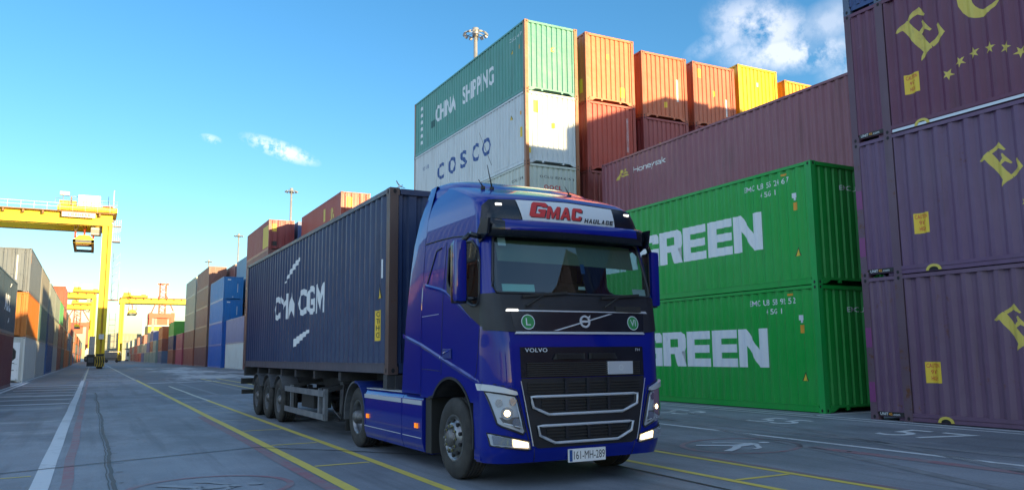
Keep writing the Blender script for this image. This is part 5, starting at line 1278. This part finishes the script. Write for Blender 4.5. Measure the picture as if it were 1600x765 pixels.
# ------------------------------------------------------------------ semi-trailer
S = thing('semi_trailer', 'grey three-axle skeletal trailer under the navy container, coupled to the blue cab', 'trailer', (TX, TY, 0), TRZ)
CB = 1.215   # underside of its load
mb = MB(); K = MT['chassis']
for s in (-1, 1):
    mb.box(s*.38, s*.50, 6.3, 15.7, .86, 1.15, K); mb.box(s*.38, s*.50, 3.62, 6.35, 1.03, 1.18, K)
for y in (3.64, 6.2, 8.0, 9.6, 11.0, 12.4, 13.8, 15.55): mb.box(-1.18, 1.18, y, y+.16, 1.06, CB-.006, K); 
mb.box(-1.22, 1.22, 3.60, 3.78, 1.0, CB-.005, K); mb.box(-1.22, 1.22, 15.56, 15.74, .98, CB-.005, K); mb.box(-.6, .6, 4.0, 6.2, .985, 1.04, K)
mb.build('trailer_frame', S)
mb = MB(); mb.box(-1.10, -.78, 3.56, 3.80, .98, 1.20, K, .01); mb.box(.78, 1.10, 3.56, 3.80, .98, 1.20, K, .01); mb.build('front_bolster', S)
for s in (-1, 1): mb = MB(); mb.box(s*.60, s*.52, 3.49, 3.53, 1.07, 1.12, MT['lampw'], .004); mb.build('marker_lamp', S)
for y in (11.12, 12.45, 13.78):
    for s in (-1, 1): tyre('wheel', S, s*1.045, y, .50, .50, .36, s, m_rim=MT['guard'])
    mb = MB(); mb.tube((-1, y, .5), (1, y, .5), .075, K)
    for s in (-1, 1): mb.beam((s*.6, y-.5, .8), (s*.6, y+.1, .52), .1, .12, K); mb.tube((s*.6, y+.3, .62), (s*.6, y+.3, .90), .12, MT['stripe_k'], 14)
    mb.build('axle', S)
    for s in (-1, 1):
        mb = MB()
        for i in range(9):
            a0, a1 = R(28+i*124/9), R(28+(i+1)*124/9); rr = .575; zc = .50
            P = [(y-rr*math.cos(a0), zc+rr*math.sin(a0)), (y-rr*math.cos(a1), zc+rr*math.sin(a1)), (y-(rr-.015)*math.cos(a1), zc+(rr-.015)*math.sin(a1)), (y-(rr-.015)*math.cos(a0), zc+(rr-.015)*math.sin(a0))]
            mb.prism(P, 'x', s*1.24, s*.86, MT['guard'])
        mb.build('mudguard', S)
for s in (-1, 1):
    mb = MB()
    for z0 in (.735, .30): mb.box(s*1.235, s*1.215, 7.15, 10.42, z0, z0+.115, MT['rail']); mb.box(s*1.22, s*1.19, 7.15, 10.42, z0+.0, z0+.02, MT['rail'])
    mb.build('side_guard_rail', S)
    for y in (7.12, 7.55, 9.9): mb = MB(); mb.box(s*1.212, s*1.15, y, y+.16 if y < 7.3 else y+.08, .29, .88, MT['rail']); mb.beam((s*1.18, y+.05, .85), (s*.5, y+.05, .98), .06, .08, K); mb.build('guard_post', S)
    mb = MB(); mb.box(s*.80, s*.64, 7.35, 7.55, .38, 1.0, MT['guard'], .01); mb.box(s*.76, s*.68, 7.40, 7.5, .28, .4, K); mb.box(s*.88, s*.56, 7.3, 7.6, .25, .285, K); mb.beam((s*.72, 7.45, .5), (s*.5, 6.7, .95), .04, .06, K); mb.build('landing_leg', S)
    mb = MB(); mb.box(s*1.12, s*.75, 8.3, 9.3, .45, .80, MT['stripe_k'], .02); mb.build('storage_box', S)
    mb = MB(); mb.tube((s*1.05, 6.55, .35), (s*.95, 6.75, .98), .02, K); mb.tube((s*1.05, 6.55, .35), (s*1.1, 6.9, .5), .015, K); mb.build('stay', S)
mb = MB(); mb.box(-1.22, 1.22, 15.90, 16.02, .46, .58, MT['stripe_k']); mb.box(-1.24, 1.24, 15.86, 16.06, .74, .90, MT['stripe_k'])
for s in (-1, 1): mb.beam((s*.55, 15.7, .95), (s*.55, 15.95, .5), .08, .1, K); mb.box(s*1.0, s*.70, 15.06, 15.08, .35, .95, MT['stripe_k'])
mb.build('rear_bumper', S)
# ------------------------------------------------------------------ its load
c0 = Matrix.Rotation(TRZ, 2) @ Vector((0, 3.57+6.096))
NAVY = (.014, .036, .108)
LC = container(TX+c0.x, TY+c0.y, CB, NAVY, 'weathered navy blue container riding on the trailer behind the blue cab', 'container on the trailer', rust=.5, rz=TRZ, posts=(.10, .060, .052))
for ch in LC.children:
    if ch.name.split('.')[0] in ('top_rail', 'bottom_rail'): ch.color = (.075, .075, .10, .7)
del LC['group']
u = lambda y: 12.192-y
def ll(x0, x1): return u(x0), u(x1)
for ch_, a_, b_ in (('C', 8.38, 7.80), ('M', 7.72, 6.98), ('A', 6.93, 6.25), ('C', 5.92, 5.28), ('G', 5.20, 4.52), ('M', 4.44, 3.76)): write_side(LC, place2d(text2d('M', 0) if (ch_ == 'M' and a_ > 7) else block2d('M') if ch_ == 'M' else text2d(ch_, .035), u(a_+(.05 if ch_ == 'M' else 0)), u(b_), 1.14, 1.73), MT['text_w'], 'painted_name')
sw = []
for i in range(10):
    a, b = i/10, (i+1)/10; w = lambda t: .02+.15*math.sin(math.pi*t*.75+.15)
    px = lambda t: 7.3-1.4*t; pz = lambda t: 1.98+.38*t**.9
    sw.append([(u(px(a)), pz(a)), (u(px(b)), pz(b)), (u(px(b)), pz(b)+w(b)*.8), (u(px(a)), pz(a)+w(a)*.8)])
write_side(LC, sw, MT['text_w'], 'emblem')
sw = []
for i in range(10):
    a, b = i/10, (i+1)/10; w = lambda t: .20*math.cos(t*1.35)+.02; px = lambda t: 6.4-1.5*t; pz = lambda t: .46+.34*t**1.1
    sw.append([(u(px(a)), pz(a)), (u(px(b)), pz(b)), (u(px(b)), pz(b)+w(b)*.8), (u(px(a)), pz(a)+w(a)*.8)])
write_side(LC, sw, MT['text_w'], 'emblem')
write_side(LC, rect(u(.68), u(.40), .52, 1.00), MT['st_y'], 'caution_sticker'); f, cuts = side_map(12.192, -1, False, .005)
for j, s_ in enumerate(('CAU', 'TION', 'HIGH', 'CUBE')): lay('caution_text', place2d(text2d(s_, .008), u(.65), u(.43), .90-j*.11, .985-j*.11), f, MT['text_k'], LC, cuts)
tri_sticker(LC, u(.50), 1.20, .22)
write_side(LC, rect(u(.40), u(.37), 1.5, 1.8), MT['text_w'], 'serial_number')
# ------------------------------------------------------------------ yard cranes
def rtg(xl, xr, Y, H, label, trolley_x, sep=7.0, leg_w=1.35, gz0=0.0, detail=True, group='yellow yard gantry cranes', shift=.6):
    t = thing('gantry_crane', label, 'crane', ((xl+xr)/2, Y, gz0), 0, group); cx = (xl+xr)/2; Yl = MT['yel']; YD = MT['yeldk']
    l, r = xl-cx, xr-cx
    for x, s in ((l, -1), (r, 1)):
        for y in (0, sep):
            mb = MB(); w_ = leg_w*.46; mb.prism([(x-w_*.9, 1.9), (x-.12, 1.9), (x-.12, H-1.9), (x-w_*1.05, H-1.9)], 'y', y+.03, y+.95, Yl); mb.prism([(x+.16, 1.9), (x+w_*.9, 1.9), (x+w_*1.05, H-1.9), (x+.16, H-1.9)], 'y', y+.03, y+.95, Yl); mb.box(x-.12, x+.16, y+.3, y+.65, 1.9, H-1.9, YD); mb.box(x-leg_w*.44-.03, x-leg_w*.44, y+.3, y+.6, 3.5, H-3, YD)  # recess strip in darker yellow, groove shade put into the colour
            mb.build('leg', t)
        mb = MB(); mb.box(x-.55, x+.55, -1.2, sep+2.0, 1.35, 2.15, Yl); mb.box(x-.5, x+.5, -1.25, -1.2, 1.3, 2.1, MT['stripe_k']); mb.build('sill_beam', t)
        for y in (-.6, sep+.6):
            mb = MB(); mb.box(x-.62, x+.62, y-.9, y+1.3, .28, 1.75, MT['stripe_y'])
            for q in range(4): mb.prism([(x-.6+q*.30, .30), (x-.46+q*.30, .30), (x-.32+q*.30, 1.0), (x-.46+q*.30, 1.7), (x-.6+q*.30, 1.7), (x-.46+q*.30, 1.0)], 'y', y-.905, y-.89, MT['stripe_k'])
            for yy in (-.15, .75): mb.lathe([(-.35, .2), (-.38, .45), (-.3, .5), (.3, .5), (.38, .45), (.35, .2), (.35, .05), (-.35, .05)], 'x', (x, y+yy-.1, .5), 24, MT['rubber'])
            mb.build('bogie', t)
        if s > 0:
            mb = MB(); mb.box(x-1.65, x-.64, -1.6, 1.6, .35, 2.0, MT['stripe_k']); mb.box(x-1.5, x-.8, -1.62, -1.6, .9, 1.6, MT['guard']); mb.box(x-1.5, x-.75, -1.5, 1.4, 2.0, 4.6, MT['galv']); mb.build('power_pack', t)
            mb = MB(); mb.box(x-.3, x+.35, -.25, 0, 4.2, 4.9, MT['house']); mb.build('switch_cabinet', t)
            mb = MB()
            for z in [3+.8*i for i in range(6)]: mb.box(x+.9, x+1.7, .1, .15, z, z+.06, MT['galv'])
            for xx in (.9, 1.7): mb.box(x+xx, x+xx+.05, .1, .15, 2.6, 8, MT['galv'])
            mb.build('access_ladder', t)
            mb = MB()
            if detail:
                for z in (H-4.6, H-2.3):
                    mb.box(x+.7, x+1.75, -.4, 1.0, z, z+.06, MT['walk'])
                for z in [H-4.5+.3*i for i in range(11)]: mb.box(x+.72, x+1.72, -.38, -.35, z, z+.03, MT['galv'])
                for xx in (.72, .97, 1.22, 1.47, 1.72): mb.box(x+xx, x+xx+.03, -.38, -.35, H-4.6, H-1.3, MT['galv'])
                mb.build('access_cage', t)
                mb = MB(); xx = x+1.0
                for a, b in (((0, 0), (0, 7)), ((.9, 0), (.9, 7))): mb.tube((xx+a[0], 2, H-13+a[1]), (xx+b[0], 2, H-13+b[1]), .04, MT['galv'], 6)
                for i in range(6): mb.tube((xx, 2, H-13+i*1.15), (xx+.9, 2, H-13+(i+1)*1.15), .03, MT['galv'], 6)
                mb.box(xx-.7, xx+1, 1.6, 2.4, H-13.1, H-12.95, MT['walk']); mb.build('lattice_ladder', t)
            else: mb.bm.free()
    for y in (0, sep):
        mb = MB(); mb.box(l-1.0, r+.55, y, y+1.0, H-2.25, H-.55, Yl); mb.box(l-1.0, r+.55, y-.02, y, H-1.25, H-1.15, YD); mb.box(l-1, r+.3, y-.01, y+1.01, H-2.28, H-2.22, YD); mb.build('girder', t)  # mid line and underside in the darker yellow
        mb = MB(); mb.box(l-1.0, r+.9, y-.9, y, H-.62, H-.50, MT['walk'])
        for x in [l-.8+2.4*i for i in range(int((r-l+1)/2.4)+1)]: mb.box(x, x+.25, y-.75, y, H-1.05, H-.6, MT['walk'])
        mb.build('walkway', t)
        if detail:
            mb = MB()
            for z in (H+.05, H+.55): mb.tube((l-1, y-.88, z), (r+.9, y-.88, z), .03, MT['house'], 5)
            for x in [l-1+1.6*i for i in range(int((r-l+1.9)/1.6)+1)]: mb.tube((x, y-.88, H-.5), (x, y-.88, H+.55), .025, MT['house'], 5)
            mb.build('handrail', t)
    for x in (l, r): mb = MB(); mb.box(x-.5, x+.5, 1, sep, H-2.2, H-1.2, Yl); mb.build('end_tie', t)
    k = trolley_x-cx
    tr = MB(); tr.box(k-3.6, k+4.2, .2, sep+.8, H-.2, H+.45, MT['yel']); tr.box(k-3.4, k-1.2, 1.0, 3.0, H+.45, H+1.3, YD); tr.box(k-1.0, k+1.9, 1.2, 5.5, H+.5, H+2.3, MT['house']); tr.box(k+2.2, k+3.6, 1.2, 2.4, H+.45, H+.85, MT['red'])
    tr.tube((k-3.0, 2, H+.4), (k-3.0, 2, H+2.3), .05, MT['galv'], 6); tr.box(k-3.4, k-2.2, 1.6, 2.3, H+2.2, H+2.7, MT['house']); tr.tube((k-2.4, 2, H+2.2), (k-.8, 2, H+2.1), .04, MT['galv'], 6); tr.box(k-2.0, k-1.8, 1, 1.2, H-.2, H+1.9, MT['walk'])
    tr = tr.build('trolley', t)
    if detail:
        mb = MB()
        for z in (H+.95, H+1.45): mb.tube((k-3.9, .15, z), (k+4.2, .15, z), .03, MT['galv'], 5)
        for i in range(9): mb.tube((k-3.9+i, .15, H+.4), (k-3.9+i, .15, H+1.45), .03, MT['galv'], 5)
        mb.tube((r+.6, .5, H-.6), (r+.6, .5, H+3.2), .06, MT['house'], 6); mb.tube((r-.1, .5, H-.6), (r-.1, .5, H+2.2), .035, MT['stripe_k'], 6); mb.build('handrail', tr)
        sg = MB(); sg.box(k-2.9, k+1.35, -.93, -.90, H-1.35, H-.68, MT['house']); sg = sg.build('maker_plate', t)
        lay('plate_lettering', place2d(text2d('LIEBHERR', .02, 0, 1.1), k-2.1, k+.75, H-1.22, H-.82), lambda u, v: (u, -.935, v), MT['text_k'], sg)
    mb = MB(); mb.box(r-2.2, r-.8, 1.2, 3.0, H-3.5, H-2.3, MT['galv'], .1); mb.box(r-2.1, r-.9, 1.17, 1.2, H-3.3, H-2.7, MT['hub']); mb.build('operator_cabin', t)
    return t
def spreader(x, y, z, ztop, label):
    t = thing('spreader', label, 'crane spreader', (x, y, z+.6), 0, 'container spreaders hanging from the yard cranes')
    mb = MB(); mb.prism([(-1.35, .35), (1.35, .35), (1.3, .9), (.7, 1.55), (-.7, 1.55), (-1.3, .9)], 'y', -1.6, 1.6, MT['yel']); mb.box(-1.2, 1.2, -1.0, 1.0, .15, .35, MT['walk']); mb.build('head_block', t)
    mb = MB(); mb.box(-1.35, -1.0, -6, 6, -.15, .35, MT['yeldk']); mb.box(1.0, 1.35, -6, 6, -.15, .35, MT['yeldk'])
    for y_ in (-6, 5.7): mb.box(-1.35, 1.35, y_, y_+.3, -.12, .3, MT['guard'])
    mb.build('frame', t)
    for a in (-1.25, 0, 1.25): mb = MB(); mb.tube((a*.95, -1, 1.2), (a*.95, -1, 2.1), .13, MT['red'], 10); mb.build('sheave', t)
    mb = MB(); h = ztop-z-.6
    for sy in (-1, 1):
        for a, b in ((-1.2, -1.6), (-1.2, -.6), (1.2, 1.6), (1.2, .6), (0, -.35), (0, .35)): mb.tube((a, sy, 2.0), (b, sy*1.5, h), .05 if a == 0 else .03, MT['galv'] if a else MT['red'], 5)
    mb.build('hoist_rope', t); return t
rtg(-23.5, .95, 130, 23.0, 'nearest yellow gantry crane, white plate on its girder, leg standing by the lane', -2.1)
spreader(-2.05, 133.5, 17.3, 22.0, 'yellow spreader hanging high under the nearest yellow crane')
rtg(-26, -.45, 290, 22.9, 'yellow crane whose girder shows just left of the nearest crane leg', -3.2, detail=False)
rtg(-26, -1.2, 352, 22.7, 'more distant yellow crane seen below the second girder, left side', -4.8, detail=False); spreader(-6.3, 355, 12.5, 21.5, 'small spreader hanging from the distant left crane')
rtg(8.1, 33, 300, 21.9, 'yellow crane spanning the right container rows, far down the yard', 11.6, detail=False, gz0=.3); spreader(11.2, 303, 15.6, 21, 'spreader hanging from the far right-hand yellow crane')
def sts(x, Y, s, label):
    t = thing('quay_crane', label, 'quay crane', (x, Y, 0), 0, 'red quay cranes on the horizon'); m = MT['red']
    for a in (-5.8, 5.8):
        for y in (0, 14): mb = MB(); mb.box(a-.9, a+.9, y, y+1.6, 0, 27*s, m); mb.build('portal_leg', t)
    mb = MB(); mb.box(-6.8, 6.8, -.1, 1.7, 24*s, 26.5*s, m); mb.box(-6.8, 6.8, 13.9, 15.7, 24*s, 26.5*s, m); mb.build('portal_beam', t)
    mb = MB(); mb.box(-2.4, 3.2, 2, 10, 19*s, 25*s, m); mb.box(-3.6, -2.4, 1.5, 6, 20*s, 24*s, MT['hub']); mb.build('machinery_house', t)
    mb = MB()
    for a in (-1.6, 1.6):
        for y in (0, 3): mb.box(a-.35, a+.35, y, y+.7, 26*s, 44*s, m)
    for i in range(8):
        z = 26*s+i*2.2*s; mb.tube((-1.6, 0, z), (1.6, 0, z+2.2*s), .16, MT['house'] if i % 2 else m, 5); mb.tube((1.6, 0, z), (-1.6, 0, z+2.2*s), .16, m, 5)
    mb.box(-3, 3, 0, 1, 43*s, 44*s, m); mb.build('raised_boom', t)
    mb = MB(); mb.tube((-6, 1, 26*s), (-1.8, 1, 37*s), .3, m, 6); mb.tube((6, 1, 28*s), (1.8, 1, 37*s), .3, m, 6); mb.build('stay', t)
sts(34.2, 500, 1.0, 'red quay crane with raised lattice boom, right of the centre lane'); sts(-9.0, 520, .82, 'red quay crane half hidden behind the yellow cranes at left')
# ------------------------------------------------------------------ high lighting masts
order = ['nearest, topping out over the teal container', 'second, above the trailer end', 'third, above the steel blue containers', 'farthest, above the brown stack']
for k, (x, Y, h) in enumerate([(28.4, 60.7, 30), (28.7, 136, 30), (28.8, 192.6, 30), (29, 249, 30)]):
    t = thing('light_mast', 'tall pale floodlight mast, '+order[k], 'light mast', (x, Y, B0), 0, 'floodlight masts')
    mb = MB(); mb.tube((0, 0, 0), (0, 0, h-.4), .32, MT['galv'], 14, .16); mb.build('pole', t)
    mb = MB()
    for i in range(24):
        a, b = 2*math.pi*i/24, 2*math.pi*(i+1)/24; mb.tube((0.85*math.cos(a), 0.85*math.sin(a), h-.6), (0.85*math.cos(b), 0.85*math.sin(b), h-.6), .04, MT['galv'], 6)
    for i in range(6): a = 2*math.pi*i/6; mb.tube((0, 0, h-.45), (0.85*math.cos(a), 0.85*math.sin(a), h-.6), .03, MT['galv'], 6)
    mb.tube((0, 0, h-.9), (0, 0, h-.1), .28, MT['galv'], 12); mb.build('ring', t)
    for i in range(12):
        a = 2*math.pi*i/12; c, s = math.cos(a), math.sin(a); Mx = Matrix.Translation((1.0*c, 1.0*s, h-.70)) @ Matrix.Rotation(a, 4, 'Z') @ Matrix.Rotation(R(35), 4, 'Y')
        mb = MB(); mb.box(-.12, .12, -.15, .15, -.07, .07, MT['galv'], .02, Mx); mb.box(-.10, .10, -.12, .12, -.08, -.072, MT['sign'], 0, Mx); mb.build('floodlight', t)
# ------------------------------------------------------------------ far end of the yard
t = thing('port_shed', 'large pale green cladded shed closing the far end of the yard', 'shed', (14, 452, 0))
mb = MB(); mb.prism([(-11.2, 0), (9.8, 0), (9.8, 13.4), (-4, 14.0), (-11.2, 12.6)], 'y', 0, 40, MT['cladding']); mb.build('wall', t)
mb = MB()
for i in range(12): mb.box(-11.1+i*1.75, -11.0+i*1.75, -.08, 0, .5, 12.4, MT['galv'])
for z in (5.8, 9.6): mb.box(-11.1, 9.7, -.1, 0, z, z+.25, MT['guard'])
mb.build('cladding_rib', t)
mb = MB(); mb.box(-10.6, -2.5, -.12, 0, 0, 5.2, MT['hub']); mb.box(2, 9, -.12, 0, 0, 4.6, MT['galv']); mb.build('door', t)
t = thing('tank_building', 'dull yellow warehouse block behind the far right container row', 'warehouse', (34, 440, 0))
mb = MB(); mb.box(-10, 14, 0, 30, 0, 17, MT['yeldk']); mb.build('wall', t)
mb = MB(); mb.box(-10.2, 14.2, -.4, 30.2, 17, 17.6, MT['galv']); mb.build('roof', t)
for k, x in enumerate((20.6, 24.6)):
    mb = MB(); mb.box(-.55, .55, -.5, .5, 0, 20, MT['hub'] if k else MT['galv']); mb.box(-.8, .8, -.7, .7, 0, .6, MT['galv'])
    tag(mb.build('steel_post'), ('dark' if k else 'pale')+' square post rising beside the far shed', 'post').location = (x, 415, 0)
# gatehouse and parked flatbed far away
t = thing('gatehouse', 'low white gate building with dark windows under the far shed', 'gatehouse', (17.5, 400, 0))
mb = MB(); mb.box(-4.2, 4.2, 0, 5, .6, 5.2, MT['house']); mb.build('wall', t)
mb = MB()
for i in range(5): mb.box(-3.7+i*1.6, -2.7+i*1.6, -.06, 0, 2.2, 3.9, MT['dark'])
mb.build('window', t); mb = MB(); mb.box(-4.6, 4.6, -.5, 5.3, 5.2, 5.6, MT['guard']); mb.box(-4.4, 4.4, -.1, 5.1, 0, .6, MT['stripe_k']); mb.build('roof', t)
t = thing('flatbed_trailer', 'empty grey trailer parked across the far end, between the yellow crane legs', 'trailer', (5.2, 300, 0))
mb = MB(); mb.box(-3.2, 3.2, -1.2, 1.2, 1.1, 1.45, MT['chassis']); mb.build('deck', t)
mb = MB(); 
for x in (-3.1, 3.0): mb.box(x, x+.15, -1.1, 1.1, 1.4, 3.6, MT['galv'])
mb.box(-3.1, 3.15, -1.1, -1.0, 3.45, 3.6, MT['galv']); mb.build('headboard', t)
for x in (-2.2, -1.0, 2.1):
    mb = MB(); mb.lathe([(-1.2, .05), (-1.2, .45), (-1.1, .5), (-.8, .5), (-.8, .1), (.8, .1), (.8, .5), (1.1, .5), (1.2, .45), (1.2, .05)], 'y', (x, 0, .5), 18, MT['rubber']); mb.build('wheel', t)
# gull just lifting off behind the trailer load
def gull():
    mb = MB(); mb.lathe([(-.16, .004), (-.12, .03), (-.02, .055), (.08, .05), (.15, .03), (.20, .028), (.235, .02), (.27, .004)], 'x', (0, 0, 0), 12, MT['white'])
    for s in (-1, 1):
        P = [(.08, s*.03, .03), (.10, s*.22, .13), (.02, s*.46, .17), (-.08, s*.50, .16), (-.03, s*.24, .11), (-.05, s*.03, .02)]
        mb.face([Vector(p) for p in P], MT['white']); mb.face([Vector(p)-Vector((0, 0, .012)) for p in P][::-1], MT['white'])
    mb.face([(-.14, -.02, 0), (-.25, -.06, .01), (-.25, .06, .01), (-.14, .02, 0)], MT['white']); o = mb.build('gull')
    q = Vector((0, 0, 0)); d = cloud_dir(625, 291); o.location = Vector((0, 0, CAM_H))+d*24; o.scale = (.42, .42, .42); o.rotation_euler = (R(25), R(10), R(120)); tag(o, 'small white gull flying just above the navy container', 'gull')
gull()
bpy.context.view_layer.update()
